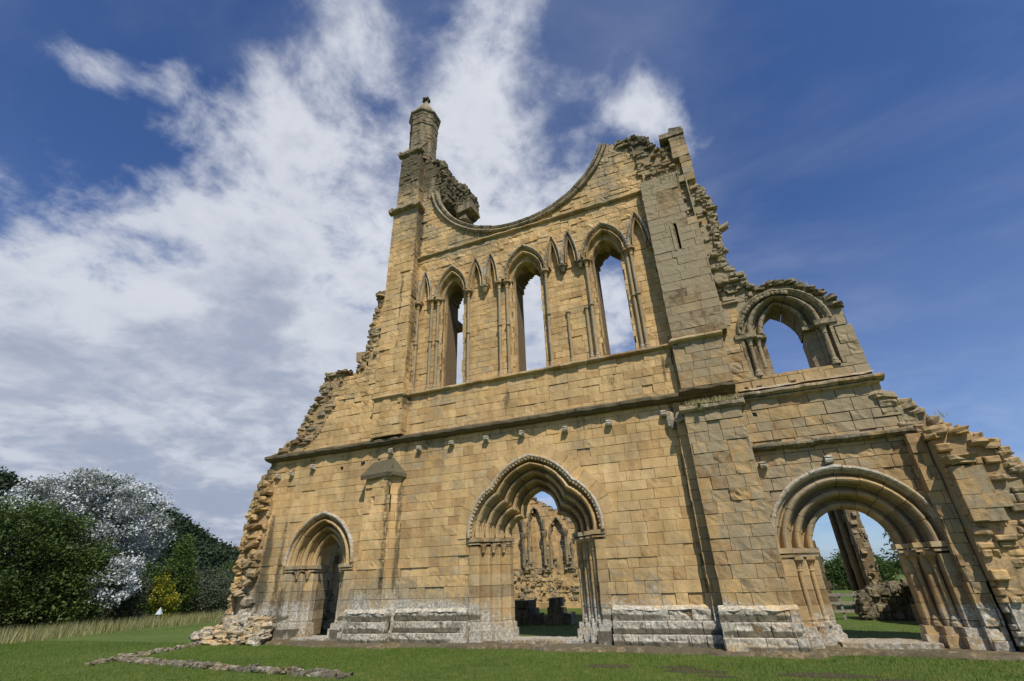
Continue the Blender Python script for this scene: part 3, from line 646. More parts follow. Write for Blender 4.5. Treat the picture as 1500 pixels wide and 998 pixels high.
def hangcorbel(x, y=.06, r=.06):
    C = Acc(wea_c(.5, .3, .45)); z1 = ZS - .33
    lathe(C, (x, y), [(0, z1 - .02), (r * .9, z1 + .02), (r * 1.3, z1 + .08), (r * 2.0, z1 + .18), (r * 2.3, z1 + .22), (r * 2.9, z1 + .25), (r * 2.9, z1 + .31), (0, z1 + .31)], 8); C.build('hanging_corbel', MD, F)
for x in (-1.87, 1.39, 2.07, 4.66): hangcorbel(x)
# worn shaft stumps beside the right of the arcade
for x in (1.39, 2.07):
    shaft(x + .02, .15, ZC + .02, 10.2, .055, F, MD, cap=False, ring=10.2, name='worn_shaft')

# ---- corbels under the great string course
for x, z in ((-11.0, 5.62), (-10.3, 5.66), (-9.25, 5.80), (-5.62, 5.98), (-4.43, 5.93), (-3.10, 5.94), (-1.78, 5.93), (-.48, 5.93), (1.0, 5.86), (2.41, 5.86), (4.05, 5.90), (7.80, 4.12), (6.30, 4.14)):
    A = Acc(wea_c(.8, .75, .25)); w_ = .075 if x < 7 else .085
    prof = [(.05, .10), (-.14, .09), (-.175, .04), (-.15, .03), (-.18, -.02), (-.16, -.07), (-.08, -.10), (.05, -.12)]
    G = np.array([[(x + a, y, z + q_) for a in (-w_, -w_ * .3, w_ * .3, w_)] for y, q_ in prof]); G += vn(G, 14)[..., None] * .014; ti = rng.random(3); A.grid(G, ti)
    for k in (0, -1): A.add(G[:, k], [[0, 1, 2, 3], [0, 3, 4, 5], [0, 5, 6, 7]], ti)
    A.build('corbel', MU, F)
# putlog holes: near-black blocks, the shade inside put into their colour
m_hole = simple('hole_shade', (.006, .005, .004), (.012, .01, .008), 9)
for x, z in ((6.43, 5.55), (-7.9, 5.62), (-6.9, 5.7)):
    A = Acc(); A.box((x - .07, -.018, z - .05), (x + .07, .06, z + .05), (0, 0, 0), jit=.012); A.build('putlog_hole_shade', m_hole, F)

# ---- buttresses, turrets
def pier(name, x0, x1, y0, y1, z0, z1, mat, cs=MAIN, w=(.3, .62), keep=None, label=None, rough=.008, proud=.010, sides=(1, 1), erode=.06, top=True):
    A = Acc(wea_main)
    ashlar(A, (0, y0, 0), X, Nf, x0, x1, z0, z1, keep, cs=cs, w=w, cell=.09, rough=rough, proud=proud, erode=erode)
    if sides[0]: ashlar(A, (x0, 0, 0), Yv, (-1, 0, 0), y0, y1, z0, z1, cs=cs, w=(.25, .5), cell=.12, rough=rough, proud=proud * .6)
    if sides[1]: ashlar(A, (x1, 0, 0), Yv, (1, 0, 0), y0, y1, z0, z1, cs=cs, w=(.25, .5), cell=.12, rough=rough, proud=proud * .6)
    o = A.build(name, mat, F)
    if label: o['label'] = label
    B = Acc(); kk = (lambda x, z: keep(x, z)) if keep else (lambda x, z: x > -99)
    slab(B, kk, x0 + .03, x1 - .13, z0, z1 - .12, y0 + .045, y1, .1); B.build('buttress_core', m_mortar, o)
    return o
o = pier('buttress', -6.42, -5.36, -.32, .02, 0, 5.2, MW, sides=(1, 0), label='shallow buttress with a stone roof cap between left and central doorways')
A = Acc(wea_main); ch = np.array((.30, .30, 0)) / math.hypot(.30, .30); ashlar(A, (-5.355, -.315, 0), ch, (ch[1], -ch[0], 0), 0, .44, 0, 5.2, w=(1.2, 1.3), cell=.11); A.build('buttress_flank', MW, F)
A = Acc(wea_c(.5, .35, .75))      # its little stone roof
a_, b1, c1, d1 = (-6.56, -.46, 5.12), (-5.22, -.44, 5.16), (-6.42, -.02, 5.66), (-5.52, -.02, 5.74)
G = np.array([[np.array(a_) * (1 - u) * (1 - v_) + np.array(b1) * u * (1 - v_) + np.array(c1) * (1 - u) * v_ + np.array(d1) * u * v_ for u in np.linspace(0, 1, 12)] for v_ in np.linspace(0, 1, 7)])
G += vn(G, 6)[..., None] * .03; G2 = G - np.array((0, -.02, .14)); A.grid(G, (.4, .5, .5)); A.grid(G2, (.4, .5, .5), flip=True)
A.grid(np.stack([G[0], G2[0]]), (.4, .5, .5), flip=True); A.grid(np.stack([G[:, 0], G2[:, 0]]), (.4, .5, .5))
H = np.array([[np.array(b1) * (1 - u) + np.array((-4.92, -.02, 5.10)) * u for u in np.linspace(0, 1, 5)], [np.array(b1) * (1 - u) * .5 + np.array(b1) * .5 * (1 - u) + np.array(d1) * u for u in np.linspace(0, 1, 5)]])
A.grid(H, (.6, .5, .5), flip=True); A.grid(H - np.array((0, 0, .12)), (.6, .5, .5)); A.grid(np.stack([H[0], H[0] - np.array((0, 0, .12))]), (.6, .5, .5), flip=True)
A.build('buttress_cap', MU, F)
pier('turret_buttress', -6.45, -5.10, -.38, .02, 8.08, 17.5, MW, cs=courses(8, 18, .26, 41), label='left turret buttress')
pier('turret_buttress', -6.43, -5.10, -.34, .02, 6.5, 8.0, MW, sides=(1, 1), label='shallow pilaster')
pier('turret_buttress', -6.36, -5.22, -.34, .6, 17.55, 21.2, MW, cs=courses(17.5, 22, .24, 42), rough=.014, erode=.15, label='darkened upper stage of the turret')
A = Acc(wea_c(.7, .1, .35))
strip(A, -6.62, -5.02, 17.30, .26, .20, y=-.40, seg=(.6, 1.2)); strip(A, -.6, .0, 17.30, .26, .18, O=(-5.10, 0, 0), U=Yv, N=X, seg=(2, 3)); strip(A, -.6, .1, 17.3, .26, .16, O=(-6.45, 0, 0), U=Yv, N=(-1, 0, 0), seg=(2, 3))
A.build('turret_string_course', MD, F)
A = Acc(wea_c(.7, .1, .35)); strip(A, -6.50, -5.10, 21.12, .2, .14, y=-.34, seg=(.6, 1.2)); strip(A, -.5, .6, 21.12, .2, .12, O=(-5.22, 0, 0), U=Yv, N=X, seg=(2, 3)); strip(A, -.55, .6, 21.12, .2, .12, O=(-6.36, 0, 0), U=Yv, N=(-1, 0, 0), seg=(2, 3))
A.add([(-6.45, -.46, 21.3), (-5.16, -.46, 21.3), (-5.2, .6, 21.3), (-6.4, .6, 21.3), (-6.4, .0, 22.1), (-5.0, .0, 22.1), (-5.1, .8, 22.1), (-6.4, .8, 22.1)], [[0, 1, 5, 4], [1, 2, 6, 5], [2, 3, 7, 6], [3, 0, 4, 7], [4, 5, 6, 7]], (.4, .5, .5)); A.build('turret_weathering', MD, F)
# octagonal pinnacle
PC = (-5.62, .35)
E = window_part('pinnacle', 'octagonal pinnacle on the left turret', 0)
A = Acc(wea_c(.45, .05, .42)); th = np.linspace(0, 2 * math.pi, 9) + math.pi / 8
zc = courses(21.0, 24.2, .26, 3)
for a, b_ in zip(zc[:-1], zc[1:]):
    b_ = min(b_, 24.05); 
    if b_ - a < .05: continue
    for k in range(8):
        for s0, s1 in ((0, .5 + random.uniform(-.15, .15)), (None, 1)):
            s0 = last if s0 is None else s0; last = s1
            P1 = np.array([PC[0] + .74 * math.cos(th[k]), PC[1] + .74 * math.sin(th[k])]); P2 = np.array([PC[0] + .74 * math.cos(th[k + 1]), PC[1] + .74 * math.sin(th[k + 1])])
            q0, q1 = P1 + (P2 - P1) * s0, P1 + (P2 - P1) * s1; nn_ = np.array([math.cos((th[k] + th[k + 1]) / 2), math.sin((th[k] + th[k + 1]) / 2)]) * random.gauss(0, .012)
            us = np.linspace(.015, .985, 4); zs_ = np.linspace(a + .008, b_ - .008, 4)
            G = np.array([[np.append(q0 + (q1 - q0) * u + nn_, z) for z in zs_] for u in us]); G += vn(G, 6)[..., None] * .014; A.grid(G, rng.random(3), flip=True)
A.build('pinnacle_shaft', MU, E)
A = Acc(); lathe(A, PC, [(.715, 20.8), (.715, 24.1)], 8, (.5, .5, .5)); A.build('pinnacle_core', m_mortar, E)
A = Acc(wea_c(.5, .1, .45)); lathe(A, PC, [(.74, 23.98), (.78, 24.02), (.80, 24.15), (.88, 24.24), (.89, 24.32), (.80, 24.40), (.38, 25.25), (.12, 25.80), (.10, 25.9)], 8); lathe(A, PC, [(.75, 23.3), (.78, 23.33), (.78, 23.40), (.74, 23.45)], 8); A.build('spire_cap', MU, E)
A = Acc(wea_c(.5, 0, .7)); rock(A, (PC[0], PC[1], 26.02), (.2, .2, .22), .9)
for k in range(8):
    a = k * math.pi / 4 + .2; rock(A, (PC[0] + .16 * math.cos(a), PC[1] + .16 * math.sin(a), 26.06 + .05 * (k % 2)), (.15, .15, .13), .9)
rock(A, (PC[0], PC[1], 26.22), (.15, .15, .16), .9); lathe(A, PC, [(.08, 25.8), (.11, 25.86), (.07, 25.92), (.07, 26.)], 8); A.build('finial', MU, E)

# right-hand stair turret
slitx = (5.52, 5.64)
pier('stair_turret', 4.72, 6.3, -.35, .22, 8.13, 14.7, MU, cs=courses(8.1, 17, .29, 51), w=(.5, .95), keep=lambda x, z: ~((x > slitx[0]) & (x < slitx[1]) & (z > 11.35) & (z < 12.42)) & (x < 6.28 - .25 * (z > 12.5)), label='greenish grey stair turret with a slit window', rough=.006, proud=.005)
A = Acc(); A.box((slitx[0] - .01, -.27, 11.3), (slitx[1] + .01, -.25, 12.5), (0, 0, 0)); A.build('slit_window_shade', bpy.data.materials['hole_shade'], F)  # black sheet behind the slit, the inner shade given as colour
A = Acc(wea_main)
for dx in (-.08, .14): A.box((slitx[0] + dx - .04, -.375, 11.3), (slitx[0] + dx + .04, -.3, 12.4), jit=.004)
loft(A, [(parch(5.58, .14, 12.38, .16), -.375), (parch(5.58, .06, 12.38, .08), -.375), (parch(5.58, .06, 12.38, .08), -.27)], 6); A.build('slit_surround', MU, F)
A = Acc(wea_main)   # rubble top of the turret, with quoins down its right edge
rubble(A, [(4.9, 14.75), (4.8, 16.0), (4.6, 17.1), (5.35, 16.9), (5.5, 16.4), (5.9, 16.2), (6.0, 15.0), (6.5, 14.4), (6.4, 14.0), (5.6, 14.55)], -.12, 1.5, (.30, .30, .16), jy=.07)
rubble(A, [(4.05, 17.0), (4.1, 17.45), (4.9, 17.45), (5.3, 17.1), (5.2, 16.7)], .0, 1.5, (.42, .34, .22), jy=.08)
rubble(A, [(6.1, 11.0), (5.98, 12.4), (5.98, 14.3), (6.65, 13.9), (6.85, 12.9), (6.8, 11.4), (6.75, 10.4), (7.25, 9.6), (6.6, 9.4), (6.2, 10.2)], -.18, 1.4, (.30, .30, .16), jy=.10)
rubble(A, [(6.2, 8.9), (6.2, 10.2), (6.6, 10.1), (7.2, 9.55), (7.3, 9.2)], -.05, 1.4, (.42, .3, .18), jy=.05)
rock(A, (7.0, .2, 12.1), (.5, .3, .22)); rock(A, (7.0, .2, 9.98), (.6, .4, .3))
A.build('rubble_core', MU, F)
A = Acc(wea_main)
z = 14.2
while z < 16.6:
    hh = random.uniform(.22, .34); wx = random.choice((.35, .55)); A.box((6.62 - wx, -.33, z), (6.62, .5, z + hh - .01), jit=.012); z += hh
A.box((5.75, -.38, 16.45), (6.66, .5, 16.68), jit=.02); A.box((6.1, -.3, 16.7), (6.6, .4, 16.95), jit=.03)
A.build('turret_quoins', MU, F)

# right buttress
pier('buttress', 4.62, 6.10, -.55, .02, 0, 5.72, MR, cs=courses(0, 6, .30, 61), label='tall grey patched buttress beside the right doorway', rough=.010, proud=.012)
A = Acc(wea_c(.45, .4, .35)); strip(A, 4.52, 6.22, 5.68, .24, .14, y=-.55, mossy=True); strip(A, -.6, 0, 5.68, .24, .12, O=(6.1, 0, 0), U=Yv, N=X, seg=(2, 3))
G = np.array([[(x, y, z) for x in np.linspace(4.55, 6.18, 12)] for y, z in ((-.66, 5.86), (-.4, 5.95), (0, 6.0))]); G += vn(G, 6)[..., None] * .03; A.grid(G, (.4, .4, .4)); A.build('buttress_cap', MU, F)
A = Acc()
for k in range(700):
    x, y = rng.uniform(4.75, 6.1), rng.uniform(-.72, -.35); a = rng.uniform(0, 6.3); h_ = rng.uniform(.06, .2); l_ = rng.uniform(.02, .14)
    A.add([(x - .008, y, 5.86), (x + .008, y, 5.86), (x + l_ * math.cos(a), y + l_ * math.sin(a), 5.86 + h_)], [[0, 1, 2]], (rng.uniform(.5, 1), 0, 0))
for k in range(160):
    a = rng.uniform(3.6, 5.8); l_ = rng.uniform(.05, .2); z_ = 5.84 + rng.uniform(-.22, .06)
    A.add([(5.05, -.70, 5.80), (5.07, -.70, 5.80), (5.06 + .7 * l_ * math.cos(a), -.72 + .6 * l_ * math.sin(a), z_)], [[0, 1, 2]], (.25, 0, 0))
A.build('dry_grass_tuft', L_long, F)['kind'] = 'stuff'
pier('buttress', 4.68, 6.12, -.30, .02, 6.5, 7.98, MR, cs=courses(6.5, 8.2, .26, 64), label='short stage between the two string courses below the stair turret')
A = Acc()
for x0, x1, y, z, n, hh in ((6.8, 8.9, .3, 9.55, 260, .3), (9.5, 10.6, .3, 5.0, 120, .2), (4.3, 5.2, .3, 17.4, 140, .3), (-6.2, -5.3, -.3, 21.5, 60, .2), (-9.4, -8.5, .2, 9.7, 90, .25), (5.4, 6.2, -.2, 14.6, 200, .35)):
    for k in range(n):
        x = rng.uniform(x0, x1); y_ = y + rng.uniform(-.3, .8); a = rng.uniform(0, 6.3); h_ = hh * rng.uniform(.3, 1); zz_ = z + (.0 if x1 > 9 or x0 < 6.5 else -.35 * abs(x - 7.7)**2 * .5)
        A.add([(x - .008, y_, zz_ - .12), (x + .008, y_, zz_ - .12), (x + .3 * h_ * math.cos(a), y_ + .3 * h_ * math.sin(a), zz_ - .05 + h_)], [[0, 1, 2]], (rng.uniform(.45, 1), 0, 0))
A.build('dry_grass_tuft', L_long, F)['kind'] = 'stuff'
# thin step left of it that catches the light
pier('buttress_step', 4.36, 4.64, -.24, .02, .6, 5.55, MR, cs=courses(0, 6, .30, 62), sides=(1, 0), w=(.5, .6), label='slim pilaster beside the tall buttress')
A = Acc(wea_c(.6, .6, .2)); rock(A, (4.50, -.20, 5.66), (.3, .34, .3)); rock(A, (4.22, -.10, 5.66), (.2, .2, .5)); A.build('worn_capital', MU, F)
# far right strip and broken buttress
pier('buttress', 9.50, 9.82, -.24, .02, 0, 4.5, MR, cs=courses(0, 6, .27, 63, .25), w=(.2, .6), rough=.014, proud=.018, erode=.3, label='slim buttress strip at the right')
A = Acc(wea_main)
P9 = [(9.95, 0), (9.85, 2.1), (9.85, 3.4), (9.9, 4.3), (9.9, 4.55), (10.4, 4.45), (10.9, 4.15), (11.25, 3.8), (11.4, 3.3), (11.5, 2.6), (12.2, 1.5), (12.6, 0)]
P9 = [(a - .12 if a > 10 else a, b_) for a, b_ in P9]
rubble(A, [(9.98, 0)] + P9[1:], -.50, 1.6, (.40, .36, .19), jy=.13, edge=.5)
rubble(A, [(9.3, 4.9), (9.35, 5.75), (9.8, 5.45), (10.2, 4.95), (10.5, 4.6), (11.1, 4.2), (10.6, 4.0), (9.95, 4.3), (9.85, 4.6)], .02, 1.5, (.36, .34, .19), jy=.10, edge=.6)
ashlar(A, (0, -.70, 0), X, Nf, 9.90, 10.75, 2.45, 3.62, lambda x, z: x < 10.35 + .25 * math.sin(float(z) * 7), cs=courses(2.4, 4, .3, 65), w=(.25, .5), rough=.01, depth=.3, jz=1)
ashlar(A, (9.90, 0, 0), Yv, (-1, 0, 0), -.70, -.1, 2.45, 3.62, cs=courses(2.4, 4, .3, 65), w=(.3, .6), rough=.01)
ashlar(A, (9.95, 0, 0), Yv, (-1, 0, 0), -.48, .0, 0, 4.4, cs=courses(0, 5, .19, 66, .3), w=(.15, .4), rough=.02, proud=.03, chamf=.02)
A.box((9.93, -.66, 2.44), (10.5, -.1, 3.58), jit=.0); rock(A, (10.15, -.55, 3.72), (.6, .5, .2)); rock(A, (9.98, -.35, 4.35), (.4, .5, .2))
A.build('rubble_core', MR, F)['label'] = 'broken rubble end of the right aisle'
A = Acc()
slab(A, lambda x, z: inpoly(x + .28, z + .2, P9) & (x > 9.9), 9.9, 12.6, 0, 5, -.36, 1.5, .12); slab(A, lambda x, z: inpoly(x + .25, z + .2, [(9.3, 4), (9.35, 5.8), (10.2, 4.95), (11.1, 4.2), (11.1, 3)]) & (x > 9.7), 9.7, 11.2, 3.6, 5.8, .12, 1.45, .12); A.build('rubble_mortar', m_mortar, F)
# crumbling top of the aisle window wall
A = Acc(wea_c(.7, .2, .5))
top = [(6.9, 9.60), (7.2, 9.50), (7.5, 9.48), (7.8, 9.52), (8.05, 9.5), (8.3, 9.4), (8.55, 9.22), (8.75, 9.05), (8.95, 8.88), (9.15, 8.66), (9.35, 8.42)]
for x, z in top:
    for yy in (.05, .4, .8, 1.2): rock(A, (x + random.gauss(0, .05), yy, z + random.gauss(0, .03) - .04), (.34, .4, .17))
A.build('rubble_core', MU, F)

# left broken end
A = Acc(wea_main)
rubble(A, [(-11.55, 6.45), (-11.0, 6.9), (-10.3, 7.05), (-10.0, 8.2), (-9.45, 8.8), (-9.3, 9.7), (-8.4, 9.75), (-8.5, 9.0), (-8.9, 8.0), (-9.3, 7.2), (-10.0, 6.55)], -.05, 1.4, (.42, .34, .17), jy=.09, edge=.5)
rubble(A, [(-7.8, 9.5), (-7.6, 10.0), (-7.3, 10.6), (-7.25, 11.6), (-7.15, 12.2), (-6.9, 13.3), (-6.6, 13.3), (-6.7, 10.5), (-7.2, 9.6)], .02, 1.4, (.34, .34, .2), jy=.04, edge=.3)
rock(A, (-6.95, 0, 13.1), (.5, .5, .22)); rock(A, (-6.98, .1, 12.85), (.45, .5, .22)); A.box((-7.9, .0, 10.05), (-7.45, .8, 10.45), jit=.03)
A.build('rubble_core', MU, F)['label'] = 'stepped rubble at the left of the wall top'
A = Acc(wea_main)
rubble(A, [(-12.15, .0), (-12.08, 2.0), (-12.1, 3.6), (-11.95, 4.9), (-11.75, 5.6), (-11.3, 5.6), (-11.1, 4.6), (-11.15, 3.4), (-11.4, 2.0), (-11.5, .2)], -.10, 1.4, (.46, .40, .24), jy=.14, edge=.5)
for k in range(15):
    z = .9 + k * .32; rock(A, (-11.25 - .4 * random.random() - .02 * z, -.12 + random.gauss(0, .06), z), (random.uniform(.3, .6), .42, random.uniform(.14, .3)))
A.build('rubble_core', MR, F)['label'] = 'jagged left edge of the front'
A = Acc(wea_c(.35, .62, .3))
for k in range(120):
    x = rng.uniform(-12.4, -9.7); z = rng.uniform(0, .75) * (1 if x > -12.0 else .6); rock(A, (x, -.38 - .3 * (1 - z) + rng.normal(0, .05), z), (rng.uniform(.22, .55), .4, rng.uniform(.13, .24)))
for k in range(16): rock(A, (rng.uniform(-12.75, -12.0), rng.uniform(-.9, 1.2), rng.uniform(0, .3)), (.5, .5, .28))
A.build('rubble_footing', MW, F)

# ---- white crusted plinth
def plinth(x0, x1, y=0., ends=(1, 1)):
    A = Acc(wea_main)
    for za, zb, pr in ((0, .33, .27), (.33, .62, .19), (.62, .86, .10)):
        cs_ = [za, (za + zb) / 2 if zb - za > .3 else zb, zb]
        ashlar(A, (0, y - pr, 0), X, Nf, x0, x1, za, zb, cs=[za, zb], w=(.3, .95), rough=.012, proud=.008, cell=.06, chamf=.016, depth=.22, erode=.25)
        if ends[0]: ashlar(A, (x0, 0, 0), Yv, (-1, 0, 0), y - pr, y, za, zb, cs=[za, zb], w=(.3, .6), rough=.012, depth=.2)
        if ends[1]: ashlar(A, (x1, 0, 0), Yv, (1, 0, 0), y - pr, y, za, zb, cs=[za, zb], w=(.3, .6), rough=.012, depth=.2)
    G = np.array([[(x, yy, z) for x in np.arange(x0, x1 + .01, .12)] for yy, z in ((y - .11, .855), (y - .06, .91), (y + .01, .96))]); G += vn(G, 6)[..., None] * .025; A.grid(G, (.5, .5, .5))
    A.build('plinth', MW, F)
plinth(-6.95, -6.45); plinth(-6.52, -5.00, -.33); plinth(-4.94, -2.42); plinth(1.86, 4.50); plinth(4.50, 6.18, -.55)
for x0, x1, y in ((-6.95, -6.45, 0), (-6.47, -5.05, -.33), (-4.96, -2.45, 0), (1.9, 4.5, 0), (4.55, 6.1, -.55)):
    A = Acc(); A.box((x0 + .05, y - .05, 0), (x1 - .05, y + .1, .82)); A.box((x0 + .05, y - .12, 0), (x1 - .05, y - .05, .56)); A.box((x0 + .05, y - .20, 0), (x1 - .05, y - .12, .28)); A.build('plinth_core', m_mortar, F)
# thresholds
for x0, x1, h_ in ((-1.5, .95, .16), (-9.1, -7.6, .14), (6.9, 8.75, .18)):
    A = Acc(wea_c(.4, .7, .2)); ashlar(A, (0, -.02, 0), X, Nf, x0, x1, 0, h_, cs=[0, h_], w=(.4, .8), rough=.008, depth=.2); 
    G = np.array([[(x, y, h_ - .01) for x in np.linspace(x0, x1, 14)] for y in np.linspace(-.02, .95, 6)]); G += vn(G, 6)[..., None] * .012; A.grid(G, (.4, .4, .5)); A.build('threshold', MU, F)
# low worn footing along the whole front
A = Acc(wea_c(.35, .30, .62)); ux = np.arange(-12.8, 11.9, .09); vy = np.linspace(0, 1, 15)
UX, VY = np.meshgrid(ux, vy, indexing='ij'); dd = .70 + .14 * np.sin(UX * .7) + .12 * np.sin(UX * 2.3) + .15 * sm(-6.9, -6.5, UX) * sm(-4.6, -5.0, UX) + .45 * sm(4.0, 4.4, UX) * sm(6.6, 6.2, UX)
G = np.stack([UX, .3 - (dd + .3) * VY, 0 * UX], -1); G[..., 1] += .05 * vn(G, 2.5) * VY; G[..., 2] = .085 * (1 - sm(.90, 1, VY)) - .02 * sm(.9, 1, VY) + .022 * vn(G, 1.6) + .018 * vn(G, 5.) + .012 * vn(G, 11.)
A.grid(G, (.4, .4, .5), flip=True); A.build('worn_footing', MU, F)
# ==================================================================== ground
def gz(x, y):
    d = np.maximum(0, -18 - x); return -.75 * sm(0, 26, d) + .04 * vn(np.stack([x, y, 0 * x], -1), .25) * sm(2, 8, d + np.abs(y + 2) * .4) + 14 * sm(90, 420, -x + .25 * y) * 0
gx = np.unique(np.concatenate([np.linspace(-2500, -200, 12), np.linspace(-200, -50, 16), np.linspace(-50, 40, 181), np.linspace(40, 300, 14), np.linspace(300, 2500, 10)]))
gy = np.unique(np.concatenate([np.linspace(-1500, -60, 12), np.linspace(-60, -20, 16), np.linspace(-20, 60, 161), np.linspace(60, 400, 20), np.linspace(400, 2500, 12)]))
GX, GY = np.meshgrid(gx, gy, indexing='ij'); A = Acc(); A.grid(np.stack([GX, GY, gz(GX, GY)], -1), (.5, .5, .5), flip=False)
g = A.build('ground', m_ground, None, smooth=True); g['kind'] = 'structure'
def blades(name, pts, h, wd, mat, lean=.5, lo=0., hi=1., hvar=.4):
    n = len(pts); a = rng.uniform(0, 2 * math.pi, n); H = h * (1 + hvar * rng.uniform(-1, 1, n)); lx = lean * H * rng.uniform(.2, 1, n); b2 = rng.uniform(0, 2 * math.pi, n)
    base = pts; ww = wd * rng.uniform(.6, 1.3, n)
    V = np.stack([base + np.stack([-ww * np.cos(a), -ww * np.sin(a), 0 * a - .01], -1), base + np.stack([ww * np.cos(a), ww * np.sin(a), 0 * a - .01], -1), base + np.stack([lx * np.cos(b2), lx * np.sin(b2), H], -1)], 1)
    A = Acc(); A.add(V.reshape(-1, 3), np.arange(3 * n).reshape(-1, 3), np.repeat(np.stack([np.clip(rng.uniform(lo, hi, n) + .3 * vn(pts, .8), 0, 1), 0 * a, 0 * a], -1), 3, 0), (0, 0, 0))
    o = A.build(name, mat); o['kind'] = 'stuff'; return o
N_ = 200000
px_ = rng.uniform(-24, 13, N_); py_ = np.where(rng.random(N_) < .8, rng.uniform(-8.5, -.55, N_), rng.uniform(1.6, 16, N_))
kk = ((py_ > 1.5) | (py_ < -.78 - .14 * np.sin(px_ * .7) - .12 * np.sin(px_ * 2.3) - .45 * ((px_ > 4.1) & (px_ < 6.5)) + .12 * rng.random(N_)) | (px_ < -12.7))
px_, py_ = px_[kk], py_[kk]; gp = np.stack([px_, py_, gz(px_, py_)], -1)
blades('lawn', gp, .045, .006, L_grass, .7, 0, .8)
# bare worn patches
A = Acc()
for x, y, a, b_ in ((2.2, -2.7, .5, .12), (3.6, -2.6, .4, .08), (3.9, -3.0, .55, .1), (6.1, -3.0, .8, .12), (4.4, -3.4, .3, .06), (7.2, -3.3, .5, .08), (-14.5, 5.0, .8, .3)):
    th2 = np.linspace(0, 2 * math.pi, 22); r_ = 1 + .3 * vn(np.stack([np.cos(th2), np.sin(th2), 0 * th2 + x], -1), 2.5); r_[-1] = r_[0]
    G = np.array([[(x + a * k * r_[i] * math.cos(th2[i]), y + b_ * 2 * k * r_[i] * math.sin(th2[i]), (.004 + .010 * (1 - k))) for i in range(22)] for k in (0.01, .5, 1)]); A.grid(G, (.5, .5, .5))
o = A.build('bare_soil', m_earth); o['kind'] = 'structure'

N_ = 75000
px_ = rng.uniform(-75, -19.5, N_); py_ = rng.uniform(-6, 46, N_)
edge = -23.4 - .12 * (py_ + 1) - 1.0 * vn(np.stack([py_, py_ * 0, py_ * 0], -1), .3)
kk = (px_ < edge) & (rng.random(N_) < np.clip(1.2 - (edge - px_) / 60, .35, 1)); px_, py_ = px_[kk], py_[kk]
blades('long_grass', np.stack([px_, py_, gz(px_, py_)], -1), .52, .016, L_long, .35, 0, .95, .45)
px_ = rng.uniform(-60, 22, 14000); py_ = rng.uniform(38, 60, 14000); blades('far_long_grass', np.stack([px_, py_, gz(px_, py_)], -1), .5, .02, L_long, .35, 0, .9)

# ---- low foundation walls in the lawn
def foundation(label, pts, wd=.34, h=.10):
    base = pts[0]; A = Acc(wea_c(.5, .6, .5))
    for (xa, ya), (xb, yb_) in zip(pts[:-1], pts[1:]):
        L_ = math.hypot(xb - xa, yb_ - ya); ux, uy = (xb - xa) / L_, (yb_ - ya) / L_; s_ = 0
        while s_ < L_:
            ls = random.uniform(.18, .42)
            for k in (-1, 0, 1): rock(A, (xa + ux * s_ - uy * k * wd / 3 + random.gauss(0, .02), ya + uy * s_ + ux * k * wd / 3 + random.gauss(0, .03), h * .2 + random.gauss(0, .02)), (ls * random.uniform(.7, 1.15), wd / 2.6, h * 1.1), .6)
            s_ += ls * .95
    A = local(A, (*base, 0)); o = A.build('foundation_wall', MU); o.location = (*base, 0); tag(o, label, 'low wall', 'foundation lines in the lawn'); return o
foundation('long low line of foundation stones crossing the lawn towards the bottom edge', [(-11.15, -4.15), (-8, -4.45), (-5, -4.75), (-2.6, -4.95)])
foundation('short low line of foundation stones running from the lawn to the left foot of the wall', [(-11.0, -4.85), (-11.45, -3.6), (-11.9, -2.0), (-12.3, -.6)], .26, .08)

# ==================================================================== ruins inside
def wallthing(name, label, cat, base, x0, x1, z1, y, th, poly, mat, cs, w=(.4, .8), extra=None, wea=wea_c(.3, 0, .15), keep2=None, back=True):
    E = thing(name, label, cat, (*base, 0)); A = Acc(wea)
    kp = lambda x, z: inpoly(x, z, poly) & (keep2(x, z) if keep2 else True)
    ashlar(A, (0, y, 0), X, Nf, x0, x1, 0, z1, kp, cs=cs, w=w, rough=.012, proud=.014, cell=.16)
    local(A, (*base, 0)).build('masonry_face', mat, E)
    B = Acc(wea_c(.5, 0, .3)); slab(B, kp, x0, x1, 0, z1, y + .05, y + th, .14); local(B, (*base, 0)).build('wall_core', m_mortar, E)
    return E
# far wall with blind arches, seen through the great doorway
FY = 17.0
fw = [(-14, 0), (-14, 5.2), (-10.2, 5.9), (-9.2, 6.3), (-8.0, 6.2), (-6.9, 6.5), (-6.4, 6.5), (-6.1, 6.2), (-4.87, 5.5), (-3.8, 4.7), (-2, 4.4), (-.5, 3.0), (-.4, 0)]
blind = [parch(-9.2, .42, 4.6, 1.2), parch(-7.75, .42, 4.6, 1.2), parch(-6.32, .44, 4.7, 1.2), parch(-4.86, .42, 4.2, .95), parch(-3.5, .36, 3.5, .8)]
bp = [doorpoly(p, 0, 2.2) for p in blind]
E = wallthing('transept_wall', 'sunlit wall with tall blind arches seen through the central doorway', 'ruined wall', (-7, FY), -14, -.4, 6.8, FY, 1.2, fw, MW, courses(0, 8, .30, 71), keep2=lambda x, z: ~np.any([inpoly(x, z, p) for p in bp], axis=0) & (z > -1))
A = Acc(wea_c(.25, .1, .1)); ashlar(A, (0, FY + .20, 0), X, Nf, -14, -.4, 2.1, 5.6, lambda x, z: np.any([inpoly(x, z, doorpoly(p, .1, 2.1)) for p in blind], axis=0), cs=courses(2, 6, .3, 72), cell=.2); local(A, (-7, FY, 0)).build('blind_panel', MW, E)
